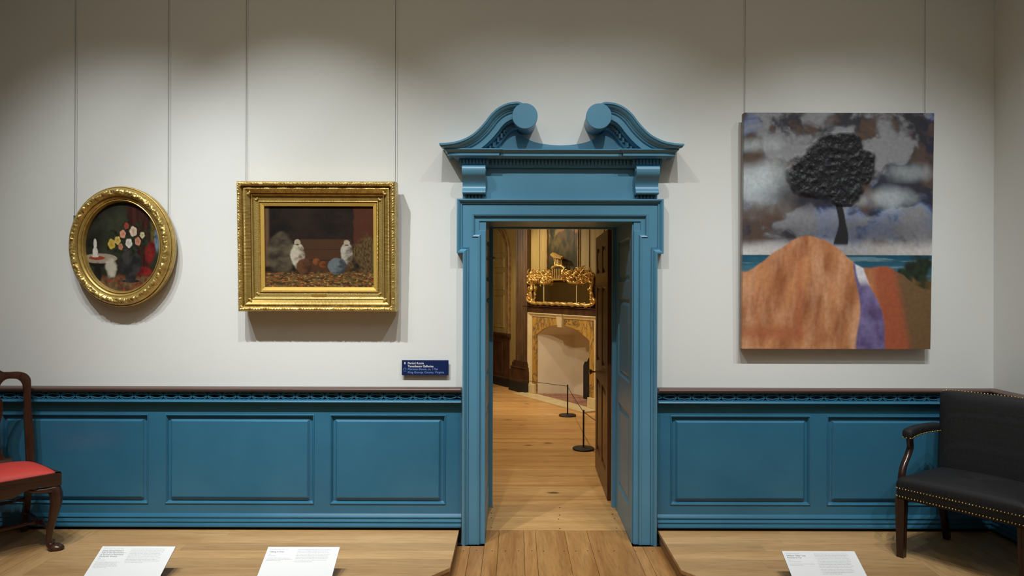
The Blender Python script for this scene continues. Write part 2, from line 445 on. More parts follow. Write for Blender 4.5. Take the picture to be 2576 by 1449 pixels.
# ------------------------------------------------------------------ display platforms
def clip_row(ya, yb, xfn):
    return xfn(ya), xfn(yb)
def platform(label, sign, xin, xmitre, xout, ycorner, slope=.84, yfront=-1.45):
    """sign -1: lies to the left (inner edge at xin, grows to -x)"""
    root = thing('display_platform', label, 'platform', ((xin + xout)/2, -.7, 0))
    th, y_back = .02, -.0165
    def inner(y, off=0):
        e = xin + sign*off
        return e + sign*slope*max(0, ycorner - y)
    m = MB(); rnd = random.Random(5 if sign < 0 else 9)
    # boards parallel to the wall
    ys = [y_back]
    while ys[-1] > yfront: ys.append(max(yfront, ys[-1] - .1185))
    g = .0005
    for a, b in zip(ys, ys[1:]):
        cut = [xin + sign*rnd.uniform(.35, .8)*abs(xmitre - xin)]
        a2, b2 = a - g, b + g
        rows = [a2, b2] if not (b2 < ycorner < a2) else [a2, ycorner, b2]
        st, en = cut[0], xmitre
        poly = [(inner(y), y) for y in rows] + [(st, b2), (st, a2)]
        m.prism(poly, ZP - th, ZP, 'z')
        m.prism([(st + sign*g, a2), (st + sign*g, b2), (en - sign*g, b2), (en - sign*g, a2)], ZP - th, ZP, 'z')
    m.build('deck_boards', MT['deckx'], root)
    m = MB(); x = xmitre
    while sign*(xout - x) > .02:
        x2 = x + sign*min(.13, sign*(xout - x)); m.box(min(x, x2) + g, max(x, x2) - g, yfront, y_back, ZP - th, ZP); x = x2
    m.build('border_boards', MT['decky'], root)
    i = .007
    poly = [(inner(y, i), y) for y in (y_back, ycorner, yfront + i)] + [(xout - sign*i, yfront + i), (xout - sign*i, y_back)]
    MB().prism(poly, .0005, ZP - th - .0005, 'z').build('riser', MT['riser'], root)
    return root
platform('low oak platform left of the doorway, carrying the red-seated chair', -1, -.357, -2.62, LX + .03, -.61)
platform('low oak platform right of the doorway, carrying the black armchair', 1, .904, 2.27, RX - .013, -.635)

# ================================================================== DOORCASE
XC = .2765
DC = thing('doorcase', 'blue painted doorcase with a broken scroll pediment around the open doorway', 'doorway', (XC, 0, 0))
def mirx(x): return 2*XC - x
# eared architrave: four nested outlines
CY = [-.075, -.052, -.04, -.028]
CPX = [(1148.4, 499.7, 637, 1164), (1163.6, 514, 622, 1180), (1187.7, 539, 596, 1202.7), (1205.7, 557.5, 580, 1222)]
CW = [(X(a, y), Z(t, y), Z(b, y), X(l, y)) for (a, t, b, l), y in zip(CPX, CY)]
def contour(k, y):
    i = min(int(k), 2); f = k - i
    ex, tz, bz, lx = [a + (b - a)*f for a, b in zip(CW[i], CW[i + 1])]
    pts = [(lx, 0), (lx, bz), (ex, bz), (ex, tz)]
    pts += [(mirx(x), z) for x, z in reversed(pts)]
    return [Vector((x, y, z)) for x, z in pts]
m = MB()
prof = [(0, -.001), (0, -.073), (.04, -.076), (.28, -.077), (.34, -.074), (.5, -.069), (.62, -.060), (.75, -.056), (.80, -.059), (.9, -.059), (.93, -.048), (1.0, -.050),
        (2, -.050), (2.02, -.056), (2.22, -.053), (2.3, -.044), (2.36, -.037), (2.95, -.037), (3.0, -.034), (3.0, -.001)]
m.loft([contour(k, y) for k, y in prof], False, False)
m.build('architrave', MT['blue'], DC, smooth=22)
# corner blocks that fill the inner ears
for sx in (1, -1):
    ex, tz, bz, lx = CW[3]
    a, b = (ex, lx) if sx == 1 else (mirx(lx), mirx(ex))
    MB().box(a + .0005*0, b, -.030, -.003, bz, tz).build('corner_block', MT['blue'], DC)
# linings of the deep reveal, with sunk panels
def lining(M, length, bounds, name, width=.70):
    """board in local x (0..width, depth into the wall) and local z; face at local y=0, panels sunk"""
    m = MB(M)
    e = [0] + [v for p in bounds for v in p] + [length]
    m.box(0, width, .012, .0195, 0, length)
    m.box(0, .10, 0, .012, 0, length); m.box(width - .12, width, 0, .012, 0, length)
    for i in range(0, len(e), 2): m.box(.10, width - .12, 0, .012, e[i], e[i + 1])
    for a, b in bounds:
        nested(m, .10, width - .12, a, b, [(0, .0005), (.006, .008), (.014, .0115), (.03, .0115), (.045, .003), (.05, .002)])
    m.build(name, MT['blue'], DC, smooth=20)
yb = -.02
lb = [(.20, .80), (1.00, 1.55), (1.66, 1.95)]
lining(Matrix(((0, 1, 0, XR - .0205), (1, 0, 0, yb), (0, 0, 1, 0), (0, 0, 0, 1))), ZT - .001, lb, 'right_lining')
lining(Matrix(((0, -1, 0, XL + .0205), (1, 0, 0, yb), (0, 0, 1, 0), (0, 0, 0, 1))), ZT - .001, lb, 'left_lining')
m = MB(); m.box(XL + .021, XR - .021, yb, .68, ZT - .0205, ZT - .001); m.build('head_lining', MT['blue'], DC)
m = MB(); a, b, zt = XL + .0005, XR - .0005, ZT - .0005
for x0, x1, zz in ((a, a + .045, 0), (b - .045, b, 0)): m.box(x0, x1, .682, .728, zz, zt)
m.box(a + .045, b - .045, .682, .728, zt - .03, zt)
m.build('door_stop', MT['blue'], DC, bevel=.003)
# frieze board
xe0, xe1 = X(1163, -.04), mirx(X(1163, -.04))
zf0, zf1 = Z(500, -.04), 2.38
MB().box(xe0, xe1, -.036, -.001, zf0 - .004, zf1).build('frieze_panel', MT['blue'], DC)
# scroll consoles with little drops
cprof = spline([(-.118, 2.376), (-.128, 2.365), (-.131, 2.345), (-.124, 2.322), (-.104, 2.298), (-.087, 2.275), (-.081, 2.255), (-.086, 2.238), (-.097, 2.226), (-.103, 2.215), (-.100, 2.206), (-.088, 2.2035)], 6)
for sx in (1, -1):
    xs_ = (X(1162.5, -.11), X(1220, -.11)) if sx == 1 else (mirx(X(1220, -.11)), mirx(X(1162.5, -.11)))
    m = MB(); pr = [(-.0365, 2.376)] + cprof + [(-.0365, 2.2035)]
    m.loft([[Vector((x, y, z)) for y, z in pr] for x in (xs_[0] - .001, xs_[0] + .004, xs_[1] - .004, xs_[1] + .001)])
    # eye of the scroll on both cheeks
    for xq in (xs_[0] - .004, xs_[1]): m.lathe([(.001, 0), (.016, 0), (.016, .004), (.001, .004)], (xq, -.098, 2.346), 'x', 20)
    con = m.build('console', MT['blue'], DC, smooth=30)
    m = MB(); w = (xs_[1] - xs_[0])/6.5
    for k in range(6):
        cx = xs_[0] + w*(k + .75)
        m.lathe([(.0115, 0), (.0105, .004), (.006, .017), (.003, .0225)], (cx, -.062, zf0 - .0005), 'z', 12)
    m.build('drops', MT['blue'], con, smooth=40)
# horizontal cornice: (projection, height), breaking forward over the consoles
XA, XB = -.342, -.188
def outline(p, z, yb1=-.062, yb0=-.046):
    l = [(XA - p, -.001), (XA - p, yb1 - p), (XB + p, yb1 - p), (XB + p, yb0 - p)]
    l += [(mirx(x), y) for x, y in reversed(l)]
    return [Vector((x, y, z)) for x, y in l]
cor = [(-.004, 2.374), (.004, 2.376), (.012, 2.381), (.016, 2.388), (.018, 2.389), (.018, 2.423), (.030, 2.424), (.036, 2.426), (.046, 2.433), (.050, 2.438), (.054, 2.440), (.083, 2.4335), (.083, 2.452), (.085, 2.4525), (.088, 2.456), (.095, 2.461), (.101, 2.4665), (.104, 2.467), (.104, 2.4735), (-.004, 2.4745)]
m = MB(); m.loft([outline(p, z) for p, z in cor], False, False)
m.add(outline(-.004, 2.4745), [tuple(range(8))])
m.build('cornice', MT['blue'], DC, smooth=25)
# dentils
m = MB(); step = .0223
def dentil_row(x0, x1, yb):
    n = max(1, round((x1 - x0)/step)); s = (x1 - x0)/n
    for k in range(n): m.box(x0 + k*s + s*.16, x0 + (k + 1)*s - s*.16, yb - .031, yb - .017, 2.391, 2.4205)
dentil_row(XA - .018, XB + .018, -.062); dentil_row(XB + .03, mirx(XB) - .03, -.046); dentil_row(mirx(XB) - .018, mirx(XA) + .018, -.062)
m.build('dentils', MT['blue'], DC)
# swan-neck raking mouldings
yk = -.19
top_px = [(1105, 360.3), (1131, 358.7), (1159, 352.5), (1186.6, 338.7), (1207, 321), (1221, 304.9), (1235, 287), (1253, 271), (1276, 260), (1302.5, 256.2), (1316, 260.5)]
S = spline([tuple((P(a, b, yk).x, P(a, b, yk).z)) for a, b in top_px], 7)
def snormal(i):
    a, b = S[max(i - 1, 0)], S[min(i + 1, len(S) - 1)]
    t = Vector((b[0] - a[0], b[1] - a[1])).normalized()
    return Vector((t.y, -t.x))           # pointing down, to the inside
rk = [(0, -.004), (0, -.196), (.011, -.196), (.013, -.191), (.020, -.187), (.027, -.181), (.033, -.171), (.037, -.166), (.040, -.166), (.042, -.160), (.052, -.156), (.058, -.148), (.060, -.145),
      (.0605, -.150), (.092, -.150), (.092, -.118), (.099, -.110), (.103, -.100), (.104, -.080), (.128, -.080), (.130, -.086), (.137, -.082), (.142, -.074), (.142, -.004)]
ZCUT = 2.4748
for sx in (1, -1):
    rings = []; xtip = S[0][0]
    for i, (x, z) in enumerate(S):
        nn = snormal(i); ring = []
        for n_, y in rk:
            qx, qz = x + nn.x*n_, max(z + nn.y*n_, ZCUT)
            if n_ > 1e-4: qx = max(qx, xtip + .196 + y)               # mitred end
            ring.append(Vector((qx if sx == 1 else mirx(qx), y, qz)))
        rings.append(ring)
    m = MB(); m.loft(rings); m.build('scroll_moulding', MT['blue'], DC, smooth=30)
    # slanted dentils under the scroll
    m = MB(); acc = 0; last = S[0]
    for i, (x, z) in enumerate(S):
        acc += math.dist(last, (x, z)); last = (x, z)
        if acc > .0262:
            acc = 0; nn = snormal(i); c = Vector((x, z)) + nn*.116
            if c.y < ZCUT + .012 or c.x > X(1292, -.1): continue
            cx = c.x if sx == 1 else mirx(c.x)
            m.box(cx - .0062, cx + .0062, -.097, -.079, c.y - .016, c.y + .012)
    m.build('raking_dentils', MT['blue'], DC)
    # rolled end of the scroll
    c = P(1320.5, 291.5, -.205); r = 32.2*4.145/F
    cx = c.x if sx == 1 else mirx(c.x)
    m = MB(); m.lathe([(.001, -.2055), (r - .002, -.2055), (r, -.2035), (r, -.188), (r*.985, -.186), (r*.985, -.165), (r*.96, -.158), (r*.96, -.135), (r*.93, -.125), (r*.93, -.10), (r*.9, -.09), (r*.9, -.002), (.001, -.002)], (cx, 0, c.z), 'y', 56)
    m.build('scroll_end', MT['blue'], DC, smooth=30)
# tympanum board with the hollow between the scrolls
ty = -.06
low = spline([(P(a, b, ty).x, P(a, b, ty).z) for a, b in ((1297, 322), (1303, 332), (1310.8, 339.5), (1327, 350), (1349, 358.5), (1380, 364), (1409, 365.6))], 5)
left = [(X(1150, ty), ZCUT - .002)]
for i in range(6, len(S) - 8, 3):
    nn = snormal(i); q = (S[i][0] + nn.x*.125, S[i][1] + nn.y*.125)
    if q[1] > ZCUT + .003 and q[0] < low[0][0] - .01 and q[0] > left[-1][0]: left.append(q)
half = left + low
poly = half + [(mirx(x), z) for x, z in reversed(half[:-1])]
MB().prism(poly, ty, -.001).build('tympanum', MT['blue'], DC)
# clear-knobbed bracket on the left reveal
bx = X(1231, .66)
br = thing('wall_bracket', 'small grey metal bracket with a clear knob on the left reveal of the doorway', 'bracket', (XL + .03, .60, 1.83))
z0, z1, zc = Z(696, .3), Z(622, .3), Z(645.5, .3)
zc = 1.82
MB().box(XL + .0206, XL + .0245, .37, .39, 1.70, 1.90).build('back_plate', MT['steel'], br, bevel=.001)
MB().box(XL + .025, XL + .048, .374, .386, zc - .012, zc + .012).build('arm', MT['steel'], br)
MB().ball((XL + .060, .38, zc), .014, 12, 8).build('knob', MT['knob'], br, smooth=60)
# ================================================================== PICTURES
def set_colors(me, cols):
    a = me.color_attributes.new('picture', 'FLOAT_COLOR', 'POINT')
    for i, c in enumerate(cols): a.data[i].color = (c[0], c[1], c[2], 1)
MT['oil'] = picture('oil paint', .4); MT['oil2'] = picture('matt oil paint', .5, 150, .25)
def nz(x, y, s=1, o=4, z=0): return noise.fractal(Vector((x*s, y*s, z)), .9, 2.0, o)
def mixc(a, b, t):
    t = max(0, min(1, t)); return tuple(p + (q - p)*t for p, q in zip(a, b))
def sst(a, b, x):
    t = max(0, min(1, (x - a)/(b - a))); return t*t*(3 - 2*t)
def blob(u, v, cu, cv, ru, rv, soft=.25, wob=.12, ws=6, z=0):
    d = math.hypot((u - cu)/ru, (v - cv)/rv) + wob*nz(u, v, ws, 3, z)
    return 1 - sst(1 - soft, 1 + soft, d)
def canvas(name, w, h, nu, nv, y, colfn, parent, mat, dispfn=None, ellipse=False, sides=0):
    """front face as a grid in parent-local coordinates; u to the right, v down"""
    vs, cols = [], []
    for j in range(nv):
        for i in range(nu):
            u, v = i/(nu - 1), j/(nv - 1)
            d = dispfn(u, v) if dispfn else 0
            vs.append((w*(u - .5), y - d, h*(.5 - v))); cols.append(colfn(u, v))
    fs = [(j*nu + i, j*nu + i + 1, (j + 1)*nu + i + 1, (j + 1)*nu + i) for j in range(nv - 1) for i in range(nu - 1)]
    if ellipse:
        fs = [f for f in fs if all(math.hypot(vs[k][0]/(w/2), vs[k][2]/(h/2)) < 1.0 for k in f)]
    mb = MB(); mb.v = [Vector(q) for q in vs]; mb.f = fs
    if sides:
        e = [i for i in range(nu)] + [j*nu + nu - 1 for j in range(1, nv)] + [(nv - 1)*nu + i for i in range(nu - 2, -1, -1)] + [j*nu for j in range(nv - 2, 0, -1)]
        n0 = len(mb.v)
        for k in e:
            q = mb.v[k]; mb.v.append(Vector((q.x, y + sides, q.z))); cols.append(rgb(150, 142, 130))
        L = len(e)
        for k in range(L): mb.f.append((e[k], n0 + k, n0 + (k + 1) % L, e[(k + 1) % L]))
        mb.f.append(tuple(n0 + k for k in range(L)))
    o = mb.build(name, mat, parent, local=True)
    set_colors(o.data, cols)
    return o

# ------------------------------------------------------------------ unframed canvas on the right: a plain coast under storm cloud
DK, BRN, BLU, PAL, GRY = rgb(46, 45, 54), rgb(90, 70, 57), rgb(84, 108, 154), rgb(206, 216, 220), rgb(112, 112, 118)
def cloud(u, v):
    wu = u*1.0 + .05*nz(u, v, 5, 3, 9); wv = v*1.5 + .04*nz(u, v, 5, 3, 19)
    a = nz(wu, wv, 3.4, 6, 1); b = nz(wu, wv, 4.2, 5, 5); c = nz(wu, wv, 2.2, 4, 8)
    f = .35*nz(wu, wv, 11, 4, 31)
    col = mixc(GRY, BLU, sst(-.12, .22, c + f*.4))
    col = mixc(col, rgb(172, 172, 176), .45*sst(.05, .42, -a*1.2 - f))
    mass = sst(-.16, .14, a + f*.8 + .06)
    col = mixc(col, mixc(DK, BRN, sst(-.18, .22, b + f)), mass*.92)
    pale = .8*max(blob(u, v, .05, .30, .20, .09, .7, .5, 7), .8*blob(u, v, .74, .36, .14, .035, .8, .6, 7), .7*blob(u, v, .05, .14, .10, .03, .8, .6, 7), .55*blob(u, v, .86, .25, .1, .03, .8, .6, 9))
    col = mixc(col, PAL, pale*.95)
    col = mixc(col, DK, .6*blob(u, v, .28, .36, .20, .05, .8, .6, 6, 3) + .5*blob(u, v, .6, .5, .5, .05, .9, .6, 6, 4))
    hz = sst(.525, .585, v + .012*nz(u, v, 4, 3))*(.45 + .55*abs(u - .5)*2)
    return mixc(col, rgb(210, 206, 204), hz)
CU = rgb(206, 142, 96)
def hill(u):                                   # the copper coloured sand cliff, one long uneven ridge
    return .70 - .20*math.exp(-((u - .36)/.26)**2) - .07*math.exp(-((u - .78)/.12)**2) + .05*u + .012*nz(u, 0, 9, 4)
def tree_mask(u, v):
    return max(blob(u, v, .40, .26, .155, .105, .14, .3, 9, 2), blob(u, v, .585, .235, .115, .09, .14, .3, 9, 3), blob(u, v, .50, .155, .125, .075, .14, .3, 9, 6), blob(u, v, .545, .335, .10, .055, .14, .3, 9, 4))
def trunk_mask(u, v):
    c = .505 + .02*math.sin(v*16)
    return (1 - sst(.015, .021, abs(u - c) - .02*sst(.45, .55, v))) * sst(.3, .34, v)*(1 - sst(.55, .565, v))
def coast(u, v):
    if v < .601: col = cloud(u, v)
    else:
        t = sst(.60, .80, v + .02*nz(u, v, 8, 3))
        col = mixc(rgb(28, 84, 108), rgb(112, 160, 172), t)
        col = mixc(col, rgb(160, 190, 196), .35*sst(.2, .5, nz(u*.3, v*6, 9, 4)))
        sand = sst(.77, .80, v + .02*nz(u, v, 6, 3))*(1 - sst(.15, .3, u))
        col = mixc(col, mixc(rgb(118, 96, 84), rgb(84, 68, 60), .5 + nz(u, v*4, 7, 4)), sand)
        shore = sst(.66, .70, v + .05*nz(u, v, 6, 3) - .22*(u - .9))*sst(.84, .9, u)
        col = mixc(col, mixc(rgb(122, 94, 56), rgb(58, 56, 36), .5 + nz(u, v, 14, 4)), shore)
        bush = max(blob(u, v, .93, .65, .08, .055, .3, .6, 14, 2), blob(u, v, .86, .69, .04, .03, .3, .6, 14, 5))
        col = mixc(col, mixc(rgb(44, 58, 40), rgb(30, 40, 30), .5 + nz(u, v, 30, 3)), bush)
    h = hill(u)
    if v > h - .004 and v > .45:
        t = nz(u*2.2 + v*.5, v*.9, 4.5, 5, 2); q = nz(u, v*.35, 14, 4, 4)
        c = mixc(mixc(CU, rgb(158, 96, 62), .40 + .9*t), rgb(230, 176, 138), .12 + .6*q)
        c = mixc(c, rgb(172, 92, 62), sst(.64, .74, u + .03*nz(v, u, 6, 3)))
        # a lavender stream down a gully
        cu = .60 + .10*(v - .55)/.45 + .018*math.sin(v*17)
        wv = .010 + .075*sst(.55, 1, v)
        c = mixc(c, mixc(rgb(132, 120, 168), rgb(92, 76, 118), .4 + nz(u, v, 10, 4)), 1 - sst(wv*.82, wv, abs(u - cu)))
        wq = .012 + .02*sst(.5, .75, v)
        c = mixc(c, rgb(222, 220, 228), (1 - sst(wq*.6, wq, abs(u - cu - .012)))*(1 - sst(.70, .74, v)))
        c = mixc(c, rgb(178, 104, 70), .8*blob(u, v, .15, .93, .2, .03, .6, .4, 8) + .6*blob(u, v, .3, .8, .02, .2, .6, .3, 8))
        c = mixc(c, rgb(120, 92, 62), sst(.80, .86, u - .25*(v - .75))*sst(.6, .7, v))
        col = mixc(col, c, sst(h - .004, h + .004, v))
    tm = max(tree_mask(u, v), trunk_mask(u, v))
    return mixc(col, rgb(38, 39, 43), tm)
def impasto(u, v):
    t = tree_mask(u, v)
    if t < .05: return 0
    c = noise.voronoi(Vector((u*26, v*32, 0)))[0]
    return t*(.004 + .012*min(1, c[0]*1.2) + .004*nz(u, v, 60, 2))
cp = P(2107.5, 582, -.082)
A_ = thing('hanging_canvas', 'large unframed canvas with stormy sky and copper tones, right of the doorway', 'painting', tuple(cp), (math.radians(1.3), 0, 0))
canvas('canvas', 1.182, 1.474, 200, 250, 0, coast, A_, MT['oil2'], impasto, sides=.052)

# ------------------------------------------------------------------ rectangular gilt frame
fc = P(795, 620.5, -.15)
R_ = thing('framed_painting', 'dark brown rectangular painting in a deep ornate gilt frame', 'painting', tuple(fc), (math.radians(2.5), 0, 0))
HW, HH = .489, .402
fprof = [(.006, .112), (.001, .108), (.001, .03), (0, .016), (.003, .006), (.009, -.002), (.016, -.005), (.023, -.003), (.029, .003), (.032, .012), (.034, .018), (.038, .019), (.040, .012), (.046, .011), (.054, .018), (.062, .026), (.070, .034), (.076, .042), (.078, .038), (.083, .040), (.085, .050), (.088, .052), (.096, .053), (.104, .054), (.112, .056), (.116, .058), (.118, .052), (.122, .051), (.125, .056), (.127, .062)]
def dense(p, n):
    out = []
    for (a, b) in zip(p, p[1:]):
        for k in range(n): out.append((a[0] + (b[0] - a[0])*k/n, a[1] + (b[1] - a[1])*k/n))
    return out + [p[-1]]
def frame_side(mb, side, prof, orn):
    N = 420 if side in 'tb' else 340
    L = HW if side in 'tb' else HH
    pr = dense(prof, 2)
    rows = []
    for k in range(N):
        t = -1 + 2*k/(N - 1); row = []
        for w, y in pr:
            s = t*(L - w)                         # mitred
            y2 = y + orn(s, w, L)
            a = {'t': (s, HH - w), 'b': (s, -HH + w), 'l': (-HW + w, s), 'r': (HW - w, s)}[side]
            row.append(Vector((a[0], y2, a[1])))
        rows.append(row)
    mb.loft(rows, False, False)
def orn_outer(s, w, L):
    d = 0
    if .0 <= w < .034 and True:                   # bundled leaves bound with crossed ribbon
        ph = abs(s)/.105; q = ph - math.floor(ph)
        leaf = math.sin(PI*q)**.6
        d -= .006*leaf*math.sin(PI*min(1, w/.033)) - .003
        d -= .003*abs(math.sin(s*190 + w*160))*leaf
        if q < .09: d -= .006*math.sin(PI*q/.09)*math.sin(PI*min(1, w/.033))
        d += .0025*noise.noise(Vector((s*90, w*90, L)))
    elif .040 <= w <= .076:                       # flutes
        d -= .0032*(.5 + .5*math.cos(2*PI*s/.0088))*math.sin(PI*(w - .040)/.036)**.5
    elif .088 <= w <= .116:                       # fine scrolling on the flat
        d -= .0011*noise.noise(Vector((s*170 + 60*w, w*210 - s*60, 2)))
    elif .117 < w < .1235:
        d -= .0022*abs(math.sin(s*2*PI/.016))
    return d
m = MB()
for sd in 'tblr': frame_side(m, sd, fprof, orn_outer)
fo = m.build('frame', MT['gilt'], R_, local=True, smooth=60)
m = MB()
for sx in (1, -1):                                # acanthus leaves over the mitres
    for sz in (1, -1):
        for k, wv in ((0, .020), (1, .066), (2, .103)):
            c = Vector((sx*(HW - wv), [-.004, .018, .05][k], sz*(HH - wv)))
            for j in range(5):
                a = (j - 2)*.42; dr = Vector((-sx, 0, -sz)).normalized(); dr.rotate(Matrix.Rotation(a, 3, 'Y'))
                r = [.022, .02, .016][k]
                m.ball(c + dr*r*.55, r*.62, 8, 6, (.55, .28, .55))
m.build('corner_leaves', MT['gilt'], fo, local=True, smooth=60)
m = MB(); frame_side(m, 't', [(.127, .058), (.129, .056), (.149, .062), (.150, .072)], lambda *a: 0)
for sd in 'blr': frame_side(m, sd, [(.127, .058), (.129, .056), (.149, .062), (.150, .072)], lambda *a: 0)
m.build('slip', MT['gilt_slip'], R_, local=True, smooth=30)
m = MB(); m.box(-.047, .047, .0495, .054, -HH + .090, -HH + .109); m.build('name_plate', MT['gilt_dull'], fo, local=True, bevel=.002)
MB().box(-HW + .02, HW - .02, .085, .108, -HH + .02, HH - .02).build('backing', MT['railbrown'], R_, local=True)
def barn(u, v):
    c = mixc(rgb(44, 30, 22), rgb(20, 14, 12), .5 + .8*nz(u, v, 4, 5))
    c = mixc(c, rgb(116, 84, 60), .8*sst(.06, .03, u)*(1 - sst(.72, .75, v)))                       # pale post at the left
    c = mixc(c, rgb(92, 46, 28), .75*sst(.80, .82, u + .01*nz(u, v, 9, 3))*(1 - sst(.5, .72, v)))   # reddish door
    c = mixc(c, rgb(82, 52, 32), .8*sst(.40, .42, v)*sst(.30, .34, u)*(1 - sst(.76, .8, u))*(1 - sst(.78, .82, v)))   # board fence
    c = mixc(c, rgb(30, 20, 15), .6*(abs(v - .53) < .005 or abs(v - .66) < .005)*sst(.3, .34, u)*(1 - sst(.76, .8, u)))
    st = blob(u, v, .15, .58, .13, .24, .12, .15, 5)                                                # grey boulder
    c = mixc(c, mixc(rgb(108, 96, 74), rgb(52, 44, 36), .5 + .9*nz(u, v, 6, 5)), st*.9)
    hay = blob(u, v, .93, .62, .14, .24, .3, .5, 10)
    c = mixc(c, mixc(rgb(112, 90, 52), rgb(58, 44, 26), .5 + nz(u*3, v, 26, 3)), hay*.9)
    g = sst(.78, .83, v + .01*nz(u, v, 8, 3))
    c = mixc(c, mixc(rgb(112, 88, 48), rgb(62, 46, 26), .5 + 1.1*nz(u, v*2.4, 14, 4)), g)
    l = nz(u, v*2.2, 34, 2, 6)
    c = mixc(c, rgb(186, 142, 76), .8*g*sst(.28, .42, l)); c = mixc(c, rgb(168, 72, 36), .8*g*sst(.30, .42, nz(u, v*2.2, 26, 2, 12)))
    # two grain sacks, a few pumpkins and a feed bucket
    for cu, cv, ru, rv, col, dk in ((.305, .60, .065, .15, rgb(196, 186, 164), rgb(96, 74, 54)), (.36, .74, .07, .10, rgb(98, 62, 38), rgb(60, 36, 24)), (.745, .58, .055, .13, rgb(178, 172, 156), rgb(88, 76, 62)), (.66, .73, .085, .10, rgb(104, 112, 116), rgb(54, 58, 60)), (.47, .68, .035, .04, rgb(128, 74, 38), rgb(84, 46, 26)), (.53, .71, .035, .035, rgb(122, 66, 32), rgb(80, 40, 22))):
        c = mixc(c, mixc(col, dk, sst(-.4, .9, (u - cu)/ru*.8 + (v - cv)/rv*.4 + .7*nz(u, v, 18, 3))), blob(u, v, cu, cv, ru, rv, .09, .16, 10, cu*9))
    for cu, cv in ((.30, .445), (.745, .45)): c = mixc(c, rgb(176, 164, 140), blob(u, v, cu, cv, .028, .035, .12, .2, 14, 3)); c = mixc(c, rgb(90, 62, 40), blob(u, v, cu, cv + .03, .02, .008, .2, .0))
    return tuple(x*.9 for x in c)
canvas('canvas', .694, .524, 190, 144, .0745, barn, R_, MT['oil'])

# ------------------------------------------------------------------ oval gilt frame
oc = P(298.5, 620, -.10)
O_ = thing('oval_painting', 'oval painting in a carved gilt frame, leftmost of the hanging pictures', 'painting', tuple(oc), (math.radians(1.2), 0, 0))
EA, EB = .328, .376
oprof = [(.006, .075), (.001, .07), (.001, .042), (-.002, .036), (-.001, .028), (.003, .022), (.008, .022), (.010, .014), (.016, .004), (.024, -.006), (.034, -.010), (.044, -.009), (.054, -.003), (.060, .005), (.063, .012), (.066, .012), (.070, .013), (.076, .018), (.081, .026), (.0825, .022), (.086, .020), (.089, .024), (.091, .030), (.095, .040), (.097, .052)]
pr = dense(oprof, 3); NO = 520
m = MB(); rings = []
per = 2*PI*(EA + EB)/2
for w, y in pr:
    ring = []
    for k in range(NO):
        a = 2*PI*k/NO; s = a/(2*PI)*per; d = 0
        if .010 < w < .062:
            q = (w - .010)/.052; env = math.sin(PI*q)
            d -= env*(.0065*(noise.noise(Vector((s*42, q*2.6, 1))) + .6*abs(math.sin(s*2*PI/.047 + 3*math.sin(PI*q)))*math.sin(2*PI*q + s*66) + .5*noise.noise(Vector((s*95, q*5, 7)))) + .001)
        elif -.003 <= w < .008 and y < .042: d -= .0022*abs(math.sin(s*PI/.0085))
        elif .082 < w < .090: d -= .0014*abs(math.sin(s*PI/.008))
        ring.append(Vector(((EA - w)*math.cos(a), y + d, (EB - w)*math.sin(a))))
    rings.append(ring)
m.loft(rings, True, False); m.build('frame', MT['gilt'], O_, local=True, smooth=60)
m = MB(); m.loft([[Vector(((EA - .012)*math.cos(2*PI*k/64), y, (EB - .012)*math.sin(2*PI*k/64))) for k in range(64)] for y in (.058, .072)]); m.build('backing', MT['railbrown'], O_, local=True)
